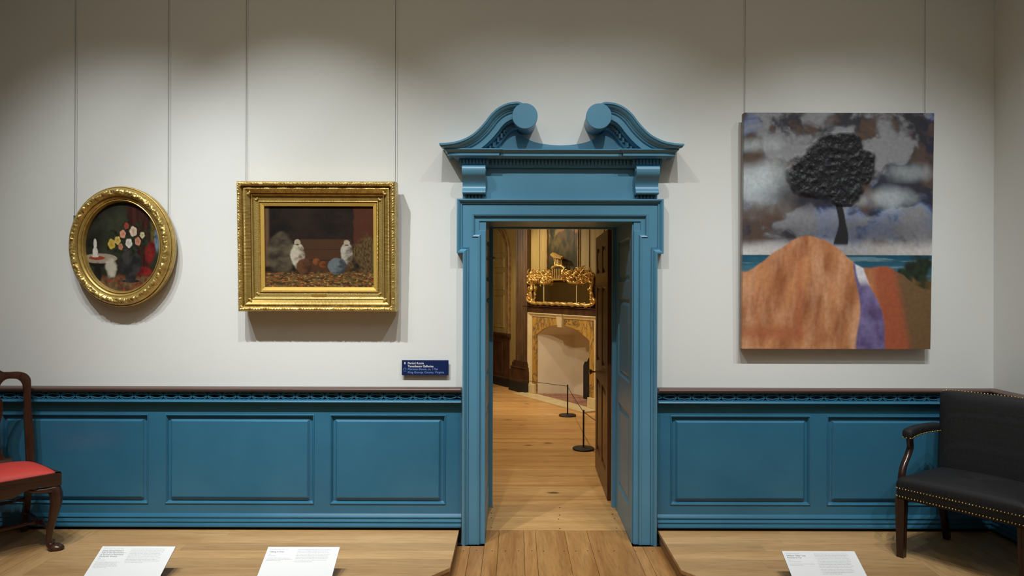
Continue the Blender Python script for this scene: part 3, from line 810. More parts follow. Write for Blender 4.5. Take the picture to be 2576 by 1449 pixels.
def still(u, v):
    c = mixc(rgb(58, 60, 44), rgb(30, 30, 24), .45 + .8*nz(u, v, 3, 4) + .6*sst(.3, 0, v) - .5*blob(u, v, .42, .33, .2, .15, .8))
    c = mixc(c, mixc(rgb(72, 34, 26), rgb(44, 22, 18), .5 + nz(u*4, v*.4, 6, 3)), sst(.54, .58, u)*(1 - sst(.84, .88, u)))           # curtain
    c = mixc(c, rgb(112, 90, 34), .8*sst(.86, .89, u)*(1 - sst(.92, .94, u))*(1 - sst(.4, .55, v)))
    c = mixc(c, rgb(120, 140, 160), .75*blob(u, v, .955, .42, .035, .13, .3))
    g = sst(.80, .86, v + .03*nz(u, v, 5, 3))
    c = mixc(c, mixc(mixc(rgb(128, 104, 70), rgb(92, 60, 40), .5 + nz(u, v, 14, 4)), rgb(150, 70, 46), sst(.1, .4, nz(u, v, 20, 3, 4))), g*.9)  # patterned cloth
    tb = blob(u, v, .19, .63, .23, .055, .06, .0)
    c = mixc(c, rgb(28, 24, 22), blob(u, v, .19, .665, .235, .06, .06, 0)); c = mixc(c, rgb(162, 150, 128), tb)
    c = mixc(c, rgb(30, 26, 24), blob(u, v, .16, .80, .05, .12, .2, .1))
    c = mixc(c, rgb(156, 64, 40), blob(u, v, .15, .625, .11, .022, .1, .0))
    c = mixc(c, rgb(214, 208, 196), max(blob(u, v, .13, .56, .035, .055, .1, 0), blob(u, v, .13, .47, .022, .06, .1, .1), blob(u, v, .13, .605, .045, .014, .1, 0)))
    # dark urn with a loose bouquet, a red cushion and a white cloth hanging over the table
    c = mixc(c, mixc(rgb(140, 36, 34), rgb(86, 20, 22), .5 + nz(u, v, 9, 4)), max(blob(u, v, .86, .56, .07, .12, .2, .3), blob(u, v, .74, .77, .16, .05, .15, .2)))
    c = mixc(c, rgb(206, 198, 178), .85*blob(u, v, .34, .73, .07, .10, .25, .4, 8, 8))
    c = mixc(c, mixc(rgb(34, 34, 36), rgb(64, 60, 58), .3 + nz(u, v, 8, 3) + 1.2*blob(u, v, .55, .62, .05, .1, .8)), max(blob(u, v, .60, .68, .15, .14, .08, .0), blob(u, v, .60, .84, .07, .05, .1, 0), blob(u, v, .60, .88, .12, .018, .1, 0), blob(u, v, .60, .535, .10, .02, .1, 0)))
    lf = max(blob(u, v, .58, .40, .26, .15, .5, .9, 12, 3), blob(u, v, .40, .48, .12, .07, .5, .9, 14, 5))
    c = mixc(c, mixc(rgb(46, 56, 34), rgb(26, 30, 22), .5 + 1.2*nz(u, v, 26, 3)), lf)
    for q, (fu, fv, fr_, col) in enumerate(((.35, .47, .055, rgb(208, 172, 74)), (.43, .43, .045, rgb(214, 184, 96)), (.50, .36, .045, rgb(216, 150, 120)), (.64, .33, .055, rgb(224, 196, 170)), (.58, .46, .050, rgb(222, 214, 200)), (.70, .44, .045, rgb(206, 140, 112)), (.55, .27, .035, rgb(170, 70, 56)), (.76, .37, .035, rgb(210, 190, 150)), (.47, .50, .035, rgb(200, 130, 100)))):
        pet = math.hypot(u - fu, (v - fv)*.86); an = math.atan2(v - fv, u - fu)
        rr_ = fr_*(.82 + .18*abs(math.sin(2.5*an + q)))
        c = mixc(c, mixc(tuple(x*.45 for x in col), col, .25 + pet/fr_ + .4*nz(u, v, 40, 2)), 1 - sst(rr_*.85, rr_, pet))
    return tuple(x*.92 for x in c)
canvas('canvas', (EA - .092)*2, (EB - .092)*2, 130, 156, .046, still, O_, MT['oil'], ellipse=True)

# ------------------------------------------------------------------ hanging wires
WY = -.022
spots = [(189, O_, oc.z + .19, 'steel hanging wire reaching the upper left of the oval frame'), (423.5, O_, oc.z + .17, 'steel hanging wire reaching the upper right of the oval frame'),
         (619.5, R_, fc.z + .37, 'steel hanging wire above the left end of the rectangular gilt frame'), (995, R_, fc.z + .37, 'steel hanging wire above the right end of the rectangular gilt frame'),
         (1874, A_, cp.z + .70, 'steel hanging wire above the left edge of the unframed canvas'), (2327, A_, cp.z + .70, 'steel hanging wire above the right end of the unframed canvas')]
ZTOP = CZ - .02
w0 = None
for px, own, zb, lb in spots:
    x = X(px, WY, 200)
    if w0 is None or True:
        ln = ZTOP - zb
        root = thing('hanging_wire', lb, 'wire', (x, WY, zb), (0, 0, 0), 'steel wires holding the paintings')
        m = MB(); m.tube([(0, 0, 0), (0, 0, ln)], .0014, 6); m.build('cable', MT['wire'], root, local=True)
        m = MB(); m.box(-.006, .006, -.004, .006, -.022, .010); m.build('hook', MT['steel'], root, local=True, bevel=.001)

# ------------------------------------------------------------------ lettering
DG = None
def text_geo(txt, size, weight=0.0, align='LEFT'):
    cu = bpy.data.curves.new('t', 'FONT'); cu.body = txt; cu.size = size; cu.align_x = align; cu.offset = weight; cu.resolution_u = 3
    o = bpy.data.objects.new('t', cu); COL.objects.link(o)
    dg = bpy.context.evaluated_depsgraph_get(); dg.update()
    me = bpy.data.meshes.new_from_object(o.evaluated_get(dg))
    vs = [v.co.copy() for v in me.vertices]; fs = [tuple(p.vertices) for p in me.polygons]
    bpy.data.objects.remove(o); bpy.data.curves.remove(cu); bpy.data.meshes.remove(me)
    return vs, fs
def put_text(mb, txt, size, x, y, h, M, weight=0, width=None, shear=0):
    vs, fs = text_geo(txt, size, weight)
    k = 1
    if width:
        w = max(v.x for v in vs); k = width/w
    mb.add([M @ Vector((x + v.x*k + shear*v.y, y + v.y, h)) for v in vs], fs)
# navy room sign
sg = P(1069.5, 925, -.022)
S_ = thing('wall_sign', 'small navy room sign with white and pale blue lettering, left of the doorway', 'sign', tuple(sg))
sw, sh = 117.5*4.328/F, 38*4.328/F
MB().box(-sw/2, sw/2, 0, .0045, -sh/2, sh/2).build('panel', MT['navy'], S_, local=True, bevel=.0006)
MB().box(-sw/2 + .02, sw/2 - .02, .0047, .0215, -sh/2 + .015, sh/2 - .015).build('spacer', MT['steel'], S_, local=True)
TM = Matrix(((1, 0, 0, 0), (0, 0, -1, 0), (0, 1, 0, 0), (0, 0, 0, 1)))
u = sw/1058                                        # units of the zoomed sign
m = MB()
put_text(m, 'Period Room', 70*u, -sw/2 + 135*u, sh/2 - 92*u, .0006, TM, .0003, 362*u)
put_text(m, 'Tananbaum Galleries', 70*u, -sw/2 + 135*u, sh/2 - 160*u, .0006, TM, .0003, 582*u)
put_text(m, '8', 70*u, -sw/2 + 52*u, sh/2 - 92*u, .0006, TM, .0003)
m.build('white_lettering', MT['navy_text'], S_, local=True, normals=False)
m = MB()
put_text(m, 'Marmion Room, ca. 1756', 66*u, -sw/2 + 135*u, sh/2 - 226*u, .0006, TM, .00005, 680*u)
put_text(m, 'King George County, Virginia', 66*u, -sw/2 + 135*u, sh/2 - 296*u, .0006, TM, .00005, 822*u)
cx, cz = -sw/2 + 70*u, sh/2 - 205*u                # little headphone mark
pts = [(cx + 28*u*math.cos(a), -.0006, cz + 28*u*math.sin(a)) for a in [math.radians(-60 + 300*k/20) for k in range(21)]]
m.tube(pts, 4.5*u, 6)
m.box(cx - 30*u, cx - 6*u, -.0008, 0, cz - 48*u, cz - 42*u); m.box(cx + 6*u, cx + 28*u, -.0008, 0, cz - 48*u, cz - 42*u)
m.build('blue_lettering', MT['blue_text'], S_, local=True, normals=False)

# slanted text labels at the front of the platforms
def scribble(mb, x0, x1, y, xh, rnd, M):
    """a line of print too small to read: strokes in word-long runs"""
    x = x0
    while x < x1 - .004:
        for k in range(rnd.randint(2, 9)):
            if x > x1 - .002: break
            hh = xh*rnd.choice((1, 1, 1, 1.5, .9)); w = rnd.uniform(.0007, .0011)
            mb.add([M @ Vector(q) for q in ((x, y, .0004), (x + w, y, .0004), (x + w, y + hh, .0004), (x, y + hh, .0004))], [(0, 1, 2, 3)])
            mb.add([M @ Vector(q) for q in ((x, y, .0004), (x + .0017, y, .0004), (x + .0017, y + .0005, .0004), (x, y + .0005, .0004))], [(0, 1, 2, 3)])
            x += .0019
        x += .0022
def placard(label, pl, pr, py, dtop, lines, body, seed):
    """lines: (text, y from the top in mm, size mm, weight, ink)"""
    a, b = P(pl, py, dtop - D), P(pr, py, dtop - D)
    W, Hh = b.x - a.x, .250
    tilt = math.radians(30)
    root = thing('text_label', label, 'label', ((a.x + b.x)/2, a.y, ZP), (0, 0, 0), 'slanted text labels on the platforms')
    hz = (a.z + b.z)/2 - ZP
    # panel space: x right, y up the slope (0 at the top edge, negative down), z normal
    M = Matrix.Translation((0, 0, hz)) @ Matrix.Rotation(tilt, 4, 'X')
    m = MB(M); m.box(-W/2, W/2, -Hh, 0, -.0030, 0); pan = m.build('panel', MT['grey_edge'], root, local=True)
    m = MB(M); m.box(-W/2 + .0004, W/2 - .0004, -Hh, -.0012, .0001, .0004); m.build('printed_face', MT['label_white'], pan, local=True)
    t1, t2 = MB(), MB(); rnd = random.Random(seed)
    for txt, y, sz, wt, kind in lines: put_text(t1 if kind else t2, txt, sz/1000, -W/2 + .016, -y/1000, .0006, M, wt)
    for x0, x1, y, n, st in body:
        for k in range(n): scribble(t2, -W/2 + x0/1000, -W/2 + (x1 - (rnd.uniform(0, 18) if k < n - 1 else (x1 - x0)*.45))/1000, -(y + st*k)/1000, .0026, rnd, M @ Matrix.Translation((0, 0, .0002)))
    t1.build('title_lettering', MT['ink'], pan, local=True, normals=False); t2.build('text_lines', MT['ink_body'], pan, local=True, normals=False)
    # bent metal support
    m = MB(); c, s = math.cos(tilt), math.sin(tilt)
    y1, z1 = -.05*c, hz - .05*s - .0045
    m.box(-W/2 + .05, W/2 - .05, y1 - .003, y1, .0045, z1)
    m.box(-W/2 + .05, W/2 - .05, y1 - .12, y1, .0005, .004)
    m.build('stand', MT['steel'], root, local=True)
    return root
placard('slanted white text label at the left, in front of the oval painting', 258.5, 442.5, 1374, 3.68,
        [('William Sidney Mount, 1807\u20131868', 20, 7.5, 0, 0), ('Great Grand-Father\u2019s', 34, 13, .00015, 1), ('Tale of the Revolution\u2014', 46, 13, .00015, 1), ('A Portrait of Reverend', 58, 13, .00015, 1), ('Zachariah Greene', 70, 13, .00015, 1), ('1852', 82, 7.5, 0, 0), ('Oil on canvas', 91, 7.5, 0, 0)],
        [(16, 150, 104, 5, 8), (166, 350, 20, 10, 9.4)], 1)
placard('slanted white text label in front of the rectangular gilt-framed painting', 675, 855.5, 1375.5, 3.68,
        [('Enoch Wood Perry, 1831\u20131915', 20, 7.5, 0, 0), ('Talking It Over', 37, 13, .00015, 1), ('1872', 50, 7.5, 0, 0), ('Oil on canvas', 60, 7.5, 0, 0)],
        [(16, 156, 74, 3, 8), (166, 350, 20, 9, 9.6)], 2)
placard('slanted white text label in front of the unframed canvas, right of the doorway', 1966, 2149, 1386, 3.66,
        [('Titus Kaphar, born 1976', 20, 7.5, 0, 0), ('William \u201cBilly\u201d Lee:', 35, 13, .00015, 1), ('Portrait in Tar', 48, 13, .00015, 1), ('2016', 61, 7.5, 0, 0), ('Tar and oil on canvas', 71, 7.5, 0, 0)],
        [(16, 150, 85, 2, 8), (166, 350, 20, 14, 9.6)], 3)
# ================================================================== THE PERIOD ROOM BEYOND
FW0 = Vector((-.38, 7.23, 0))                      # long slanting chimney wall; local x along it, local -y into the room
FWM = Matrix(((.5, .866, 0, FW0.x), (-.866, .5, 0, FW0.y), (0, 0, 1, 0), (0, 0, 0, 1)))
def fw(px, py=VY, y=0):
    k, b = uv(px, py)
    s = (k*(FW0.y + D + .5*y) - FW0.x - .866*y)/(.5 + .866*k)
    d = FW0.y + D - .866*s + .5*y
    return s, HC - b*d
PCZ = 2.95
def BW(mb, n, mat, par=None, **k): return mb.build(n, MT[mat], par, **k)
s0, s1 = -3.1, 5.4
fs0, fs1 = 1.427, 2.786                            # firebox opening
m = MB(FWM).prism([(s0, -.02), (s0, PCZ), (s1, PCZ), (s1, -.02), (fs1 + .004, -.02), (fs1 + .004, 1.12), (fs0 - .004, 1.12), (fs0 - .004, -.02)], 0, .1)
wf = structure(BW(m, 'wall_far', 'olive'), 'olive gold panelled chimney wall of the room seen through the doorway')
m = MB(); m.box(-2.05, -1.93, TH + .002, 9.85, -.02, PCZ); structure(BW(m, 'wall_chamber_left', 'olive'), 'olive painted side wall of the far room, hidden to the left of the doorway'); wcl = bpy.data.objects['wall_chamber_left']
for y0_ in (1.2, 2.35, 3.5, 4.65, 5.8, 6.95):
    for z0_, z1_ in ((.2, 1.1), (1.25, 2.6)):
        m = MB(Matrix(((0, -1, 0, -1.93), (1, 0, 0, 0), (0, 0, 1, 0), (0, 0, 0, 1)))); nested(m, y0_, y0_ + 1.0, z0_, z1_, [(0, -.0005), (.012, -.016), (.026, -.012), (.03, -.003), (.07, -.003), (.1, -.012)]); m.build('wall_panel', MT['olive'], wcl, smooth=20)
m = MB(); m.box(2.32, 2.44, TH + .002, 2.5, -.02, PCZ); structure(BW(m, 'wall_chamber_right', 'olive'), 'olive painted side wall of the far room, hidden to the right of the doorway')
m = MB(); m.box(-2.2, 2.6, TH + .002, 10.2, PCZ + .001, PCZ + .1); structure(BW(m, 'ceiling_chamber', 'ceiling'), 'ceiling of the far room')
m = MB(); rnd = random.Random(11); y = .7365
while y < 9.8:
    y2 = min(9.8, y + rnd.uniform(.14, .24))
    def xr(q): return min(2.315, FW0.x + .577*(FW0.y - q) - .001)
    if xr(y2) > -1.9:
        cut = rnd.uniform(-1.2, .1 if y < 5 else -1.3)
        for a, b in ((-1.925, None),):
            m.prism([(-1.925, y + .0008), (xr(y), y + .0008), (xr(y2), y2 - .0008), (-1.925, y2 - .0008)], -.03, 0, 'z')
    y = y2
ff = structure(BW(m, 'floor_chamber', 'pine'), 'wide knotty pine floorboards of the room beyond the doorway')
# baseboard, dado and arched cupboard in the left bay
m = MB(FWM); m.box(s0 + .3, .535, -.03, -.001, 0, .125); structure(BW(m, 'baseboard_far', 'iron'), 'black baseboard along the dark dado of the far room')
m = MB(FWM)
m.box(s0 + .3, .56, -.022, -.001, .125, .80)
dd = BW(m, 'trim_5', 'dado'); structure(dd, 'dark marbled dado under the arched door in the far room')
for a, b in ((-.55, .37), (-1.7, -.7)):
    m = MB(FWM); nested(m, a, b, .19, .74, [(0, -.0225), (.012, -.034), (.025, -.030), (.035, -.0235), (.07, -.0235), (.1, -.033)]); BW(m, 'dado_panel', 'dado', dd, smooth=20)
m = MB(FWM); m.loft([[Vector((x, y, z)) for y, z in ((-.001, .80), (-.03, .80), (-.05, .83), (-.07, .85), (-.07, .872), (-.001, .875))] for x in (s0 + .3, .60)]); BW(m, 'dado_rail', 'dado', dd, smooth=30)
AD = thing('door_2', 'olive arched panelled door beside the fluted pilaster in the far room', 'door', FWM @ Vector((0, 0, .876)), kind='structure')
ra, zs = .50, 2.13
m = MB(FWM)
def arch_path(r, z0, n=24):
    return [(r, z0)] + [(r*math.cos(PI*k/n), zs + r*math.sin(PI*k/n)) for k in range(n + 1)] + [(-r, z0)]
m.loft([[Vector((x, y, z)) for x, z in arch_path(r, .876)] for r, y in ((ra + .10, -.001), (ra + .10, -.035), (ra + .085, -.05), (ra + .065, -.045), (ra + .04, -.03), (ra + .015, -.036), (ra, -.03), (ra, -.001))], False, False)
BW(m, 'arch_moulding', 'archmould', AD, smooth=30)
m = MB(FWM)
body = [(ra - .001, .877)] + [((ra - .001)*math.cos(PI*k/24), zs + (ra - .001)*math.sin(PI*k/24)) for k in range(25)] + [(-ra + .001, .877)]
m.prism(body, -.012, -.001); BW(m, 'leaf', 'olive', AD)
for a, b in ((.96, 1.50), (1.58, 1.88), (1.95, 2.12)):
    for x0, x1 in ((-.42, .40),):
        m = MB(FWM); nested(m, x0, x1, a, b, [(0, -.0125), (.008, -.024), (.016, -.02), (.024, -.013), (.05, -.013), (.075, -.022)]); BW(m, 'panel', 'olive', AD, smooth=20)
m = MB(FWM); rr = .40
pts = [(rr*math.cos(PI*k/20), 2.20 + .36*math.sin(PI*k/20)/.40*.40) for k in range(21)]
m.prism(pts, -.022, -.012); BW(m, 'arched_panel', 'olive', AD, bevel=.006)
# fluted pilaster
PI_ = thing('trim_6', 'reddish marbled fluted pilaster between the arched door and the fireplace', 'pilaster', FWM @ Vector((.9, 0, 0)), kind='structure')
a, b = fw(1297.5, y=-.07)[0], fw(1326, y=-.07)[0]
prof = []; n = 7; w = (b - a)
for k in range(n):
    c0 = a + w*(k + .14)/n; c1 = a + w*(k + .86)/n
    prof += [(a + w*k/n, -.07), (c0, -.07)] + [(c0 + (c1 - c0)*t, -.07 + .016*math.sin(PI*t)) for t in (.15, .35, .5, .65, .85)] + [(c1, -.07)]
prof += [(b, -.07), (b, -.001), (a, -.001)]
MB(FWM).prism(prof, .48, PCZ - .002, 'z').build('fluted_shaft', MT['pilaster'], PI_)
m = MB(FWM)
for e, y, z0, z1 in ((.10, -.125, .16, .335), (.085, -.115, .335, .36), (.06, -.10, .395, .45), (.035, -.088, .45, .4795)): m.box(a - e, b + e*.35, y, -.001, z0, z1)
m.loft([[Vector((x, y, z)) for y, z in ((-.001, .36), (-.105, .36), (-.12, .37), (-.122, .378), (-.115, .39), (-.10, .395), (-.001, .395))] for x in (a - .08, b + .03)])
m.build('moulded_base', MT['dado'], PI_)
MB(FWM).box(a - .12, b + .045, -.13, -.001, 0, .16).build('plinth', MT['iron'], PI_, bevel=.004)
# wall panelling above the mantel
mc = (fs0 + fs1)/2
def strip(n, x0, x1, z0, z1, y, mat='olive'):
    m = MB(FWM); m.box(x0, x1, y, -.001, z0, z1); return m.build(n, MT[mat], wf, bevel=.006)
for sg_ in (1, -1):
    for d0, d1, y in ((.625, .645, -.014), (.415, .43, -.014), (.95, .97, -.014), (1.32, 1.34, -.014)):
        strip('panel_moulding', *sorted((mc + sg_*d0, mc + sg_*d1)), 1.345, PCZ - .002, y)
strip('mantel_board', mc - 1.0, mc + 1.0, 1.245, 1.338, -.05, 'dado')
strip('mantel_ledge', mc - 1.02, mc + 1.02, 1.3385, 1.3455, -.075, 'dado')
# landscape panel set in the wall
lw = .385
LP = thing('landscape_panel', 'dusky painted landscape panel above the gilt mirror in the far room', 'painting', FWM @ Vector((mc, -.008, 2.372)), (0, 0, math.atan2(-.866, .5)))
def dusk(u, v):
    c = mixc(rgb(120, 108, 62), rgb(184, 120, 70), sst(.05, .42, v + .12*nz(u, v, 3, 4))*(1 - .8*sst(.5, .3, u)))
    h = .46 + .05*nz(u, 0, 4, 4) + .04*math.sin(u*7)
    c = mixc(c, mixc(rgb(98, 84, 46), rgb(52, 48, 28), .5 + nz(u, v, 8, 4)), sst(h - .01, h + .01, v))
    c = mixc(c, rgb(44, 42, 26), sst(.55, .85, v)*.8)
    c = mixc(c, mixc(rgb(50, 54, 32), rgb(30, 32, 20), .5 + nz(u, v, 20, 3)), max(blob(u, v, .85, .22, .2, .16, .2, .5, 9), blob(u, v, .12, .42, .12, .12, .3, .5, 9, 4), sst(.03, .01, abs(u - .87))*sst(.2, .3, v)))
    return mixc(c, rgb(108, 78, 46), .5*blob(u, v, .45, .5, .12, .08, .3, .4, 8))
canvas('painted_board', lw*2, 1.14, 60, 90, 0, dusk, LP, MT['oil'])
m = MB()
for x0, x1 in ((-lw - .02, -lw), (lw, lw + .02)): m.box(x0, x1, -.018, .004, -.57, .568)
m.build('moulding', MT['archmould'], LP, local=True)

# ------------------------------------------------------------------ fireplace
FP = thing('fireplace', 'arched fireplace of yellow veined marble with a cream frame and keystone', 'fireplace', FWM @ Vector((mc, 0, 0)))
ms0 = fw(1329.5, y=-.04)[0]; ms1 = 2*mc - ms0; mt = 1.243; fwid = .10
arch = [(fs0, 0), (fs0, .912)] + spline([(fs0, .912), (fs0 + .13, .975), (fs0 + .36, 1.055), (mc, 1.088), (fs1 - .36, 1.055), (fs1 - .13, .975), (fs1, .912)], 5)[1:] + [(fs1, 0)]
m = MB(FWM)
m.prism([(ms0 + fwid, .001), (ms0 + fwid, mt - .055), (ms1 - fwid, mt - .055), (ms1 - fwid, .001)] + [(x, max(z, .001)) for x, z in reversed(arch)], -.03, -.0012); m.build('marble_slab', MT['marble'], FP)
m = MB(FWM)
def fr(o): return [(ms0 + o, .158), (ms0 + o, mt - o*.6), (ms1 - o, mt - o*.6), (ms1 - o, .158)]
m.loft([[Vector((x, y, z)) for x, z in fr(o)] for o, y in ((0, -.0012), (0, -.062), (.015, -.066), (.03, -.060), (.05, -.046), (.07, -.040), (.085, -.042), (.10, -.036), (.10, -.0302))], False, False)
m.build('frame_moulding', MT['cream'], FP, smooth=25)
for x0, x1 in ((ms0 - .004, fs0 - .002), (fs1 + .002, ms1 + .004)): MB(FWM).box(x0, x1, -.068, -.0012, .0215, .157).build('plinth_block', MT['cream'], FP, bevel=.004)
kt, kb = .078, .052
MB(FWM).loft([[Vector((mc + x, y, z)) for x, z in ((-k*1, z) , (k*1, z))] + [Vector((mc + k, y2, z)), Vector((mc - k, y2, z))] for k, z, y, y2 in ((kb, 1.06, -.062, -.004), (kt*.98, 1.225, -.072, -.004), (kt*1.15, 1.228, -.085, -.004), (kt*1.15, 1.244, -.085, -.004))]).build('keystone', MT['cream'], FP)
# firebox: splayed cheeks, back and vault
m = MB(FWM); dp = .46; sp = .30
front = [Vector((x, -.0008, z)) for x, z in arch]; back = []
for x, z in arch: back.append(Vector((mc + (x - mc)*(1 - sp/((fs1 - fs0)/2)), dp, min(z, .912) + max(0, z - .912)*.55)))
for v in front + back: v.z = max(v.z, .0005)
m.loft([front, back], False, False); m.add(back, [tuple(range(len(back)))])
m.build('firebox', MT['firewhite'], FP, smooth=40)
m = MB(FWM); m.prism([(fs0, -.03), (fs1, -.03), (fs1 - sp, dp - .003), (fs0 + sp, dp - .003)], .0006, .021, 'z'); m.build('brick_floor', MT['brick'], FP)
m = MB(FWM); m.box(ms0 - .02, ms1 + .02, -.295, -.0305, .0005, .0205); m.build('hearth_slab', MT['cream'], FP, bevel=.003)
FB = thing('fireback', 'black cast iron fireback standing inside the fireplace', 'fireback', FWM @ Vector((mc, dp - .03, .0215)))
FO = .24
fbp = [(mc - .30, .0215), (mc - .30, .54), (mc - .24, .60), (mc - .17, .585), (mc - .1, .66), (mc, .70), (mc + .1, .66), (mc + .17, .585), (mc + .24, .60), (mc + .30, .54), (mc + .30, .0215)]
fbp = [(mc + FO + (x - mc)*.62, .0215 + (z - .0215)*.93) for x, z in fbp]
MB(FWM).prism(fbp, .315, .355).build('plate', MT['iron'], FB, bevel=.006)

# ------------------------------------------------------------------ gilt mirror
mz0, mz1 = 1.348, 1.72
MI = thing('mirror', 'long rococo mirror in a carved gilt frame standing on the mantel', 'mirror', FWM @ Vector((mc, -.05, mz0)), (0, 0, math.atan2(-.866, .5)))
mh = .92                                           # local: x along wall, y out is negative, z up from the mantel
gl, gb, gt = .735, .065, .345
m = MB(); m.box(-mh + .05, mh - .05, .012, .036, .012, .40); m.build('backboard', MT['dado'], MI, local=True)
xs_ = [-gl, -.44, .40, gl]
for a_, b_ in zip(xs_, xs_[1:]): MB().box(a_ + .002, b_ - .002, .004, .0115, gb, gt).build('mirror_glass', MT['mirror'], MI, local=True, bevel=.002)
for x_ in xs_[1:3]: MB().box(x_ - .004, x_ + .004, -.002, .0115, gb, gt).build('glazing_bar', MT['cream'], MI, local=True)
rnd = random.Random(21)
def wavy(mb, pts, r, amp, fr, n=9):
    P_ = spline(pts, 14); rs = []; acc = 0; out = []
    for i, p in enumerate(P_):
        if i: acc += math.dist(P_[i - 1], p)
        rs.append(r*(1 + .4*abs(math.sin(acc*fr)))); out.append((p[0], p[1] + amp*math.sin(acc*fr*.7), p[2] + amp*math.sin(acc*fr*1.3)))
    mb.tube(out, rs, n)
m = MB()
wavy(m, [(-gl - .03, -.01, gb - .03), (-.3, -.012, gb - .025), (.3, -.012, gb - .025), (gl + .03, -.01, gb - .03)], .021, .007, 30)
for sx in (1, -1):
    wavy(m, [(sx*(gl + .03), -.01, gb - .04), (sx*(gl + .045), -.015, .18), (sx*(gl + .025), -.012, .28), (sx*(gl + .05), -.015, .40), (sx*(gl + .06), -.015, .47)], .022, .010, 34)
    wavy(m, [(sx*(gl + .01), -.012, gt + .005), (sx*(gl - .16), -.018, gt + .035), (sx*(gl - .34), -.018, gt - .005), (sx*.25, -.018, gt + .02), (sx*.16, -.018, gt + .055)], .019, .006, 28)
    wavy(m, [(sx*(gl + .02), -.02, gb - .02), (sx*(gl + .09), -.03, gb + .0), (sx*(gl + .12), -.03, gb + .04), (sx*(gl + .08), -.03, gb + .07), (sx*(gl + .05), -.03, gb + .03)], .018, .004, 40)
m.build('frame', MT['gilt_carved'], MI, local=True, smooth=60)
# pierced cresting of leaves and scrolls
m = MB()
def leaf(c, ang, ln, wd, curl):
    pts = []; rs = []
    for k in range(9):
        t = k/8; a = ang + curl*t*t
        pts.append((c[0] + ln*t*math.cos(a), c[1] - .035*math.sin(PI*t), c[2] + ln*t*math.sin(a))); rs.append(wd*(math.sin(PI*min(.98, t*.86 + .12)))**.8)
    m.tube(pts, rs, 7, True, .55)
for sx in (1, -1):
    for k in range(72):
        t = (k + rnd.random())/72; x_ = sx*(.14 + t*(gl - .08)); top = .36 + .14*math.sin(PI*(t*.85 + .15))**.5
        z_ = gt + rnd.uniform(.01, top*.33)
        leaf((x_, rnd.uniform(-.045, -.01), z_), rnd.uniform(.1, 3.0), rnd.uniform(.045, .095), rnd.uniform(.007, .014), rnd.uniform(-4, 4))
    for k in range(5):                              # C-scrolls
        t = (k + .5)/5; x_ = sx*(.18 + t*(gl - .16)); q = [(x_ + .042*(1 - f*.55)*math.cos(f*5.2 + k), -.03, gt + .075 + .042*(1 - f*.55)*math.sin(f*5.2 + k)) for f in [i/14 for i in range(15)]]
        m.tube(q, [.013 - .005*i/14 for i in range(15)], 8)
    wavy(m, [(sx*.13, -.02, gt + .05), (sx*.22, -.04, gt + .14), (sx*.34, -.03, gt + .06), (sx*.46, -.04, gt + .15), (sx*.58, -.03, gt + .07), (sx*.70, -.04, gt + .12), (sx*.78, -.03, gt + .03)], .012, .006, 40)
    for x_ in (.50, .54, .58, .62, .80): leaf((sx*x_, -.03, gt + .12), PI/2 + rnd.uniform(-.6, .6), .10, .015, rnd.uniform(-1.5, 1.5))
    for k in range(8): leaf((sx*(gl + .05), -.03, .10 + k*.045), rnd.uniform(.2, 2.8), .06, .013, rnd.uniform(-3, 3))
m.build('leaf_cresting', MT['gilt_carved'], MI, local=True, smooth=70)
m = MB()                                           # little pavilion in the middle
m.box(-.16, .16, -.05, .0, gt + .035, gt + .055)
for x_ in (-.14, -.085, -.03, .03, .085, .14): m.tube([(x_, -.035, gt + .055), (x_, -.035, gt + .20)], .011, 8)
wavy(m, [(-.17, -.035, gt + .205), (-.08, -.045, gt + .235), (0, -.05, gt + .245), (.08, -.045, gt + .235), (.17, -.035, gt + .205)], .016, .003, 40)
for x_ in (-.085, -.05, -.015, .02, .055, .09): m.tube([(x_, -.035, gt + .24), (x_*1.05, -.04, gt + .31), (x_*1.25, -.035, gt + .36)], [.010, .007, .011], 7)
m.loft([[Vector((x_, y_, z_ + dz)) for x_, z_ in ((-.13, gt + .425), (-.06, gt + .415), (0, gt + .395), (.06, gt + .375), (.14, gt + .36))] + [Vector((x_, y_, z_ + dz - .018)) for x_, z_ in ((.14, gt + .36), (.06, gt + .375), (0, gt + .375), (-.06, gt + .39), (-.13, gt + .425))] for y_, dz in ((-.085, -.012), (-.05, .012), (-.005, -.012))])
m.build('pavilion', MT['gilt_carved'], MI, local=True, smooth=50)

# ------------------------------------------------------------------ barrier
def stanchion(label, loc):
    root = thing('barrier_post', label, 'barrier post', loc, group='low black barrier posts')
    m = MB(); m.lathe([(.001, .001), (.108, .001), (.110, .004), (.110, .013), (.106, .017), (.02, .018), (.014, .022), (.001, .022)], (0, 0, 0), 'z', 40); m.build('base', MT['black'], root, local=True, smooth=40)
    m = MB(); m.lathe([(.0085, .0225), (.0085, .383), (.0100, .384), (.0100, .391), (.006, .395), (.001, .3955)], (0, 0, 0), 'z', 16); m.build('post', MT['black'], root, local=True, smooth=40)
    return root
p2 = (.682, 2.50, 0); p1 = (.657, 4.29, 0)
st = stanchion('nearer low black barrier post, its base partly behind the brown door', p2)
for lb, l in (('farther low black barrier post in front of the hearth', p1), ('black barrier post hidden by the left side of the doorway', (-.62, 5.76, 0)), ('black barrier post standing behind the open brown door', (.92, 1.22, 0))):
    c = dup(st, None, l); c['label'] = lb
def cord(label, a, b, sag):
    pts = []
    for k in range(15):
        t = k/14; p = Vector(a).lerp(Vector(b), t); p.z = .376 - sag*4*t*(1 - t); pts.append(p)
    dr = (pts[-1] - pts[0]).normalized()*.0125
    pts[0] = pts[0] + dr; pts[-1] = pts[-1] - dr
    m = MB(); m.tube(pts, .0032, 8); o = m.build('elastic_cord', MT['black'], smooth=60)
    tag(o, label, 'cord', 'thin black barrier cords')
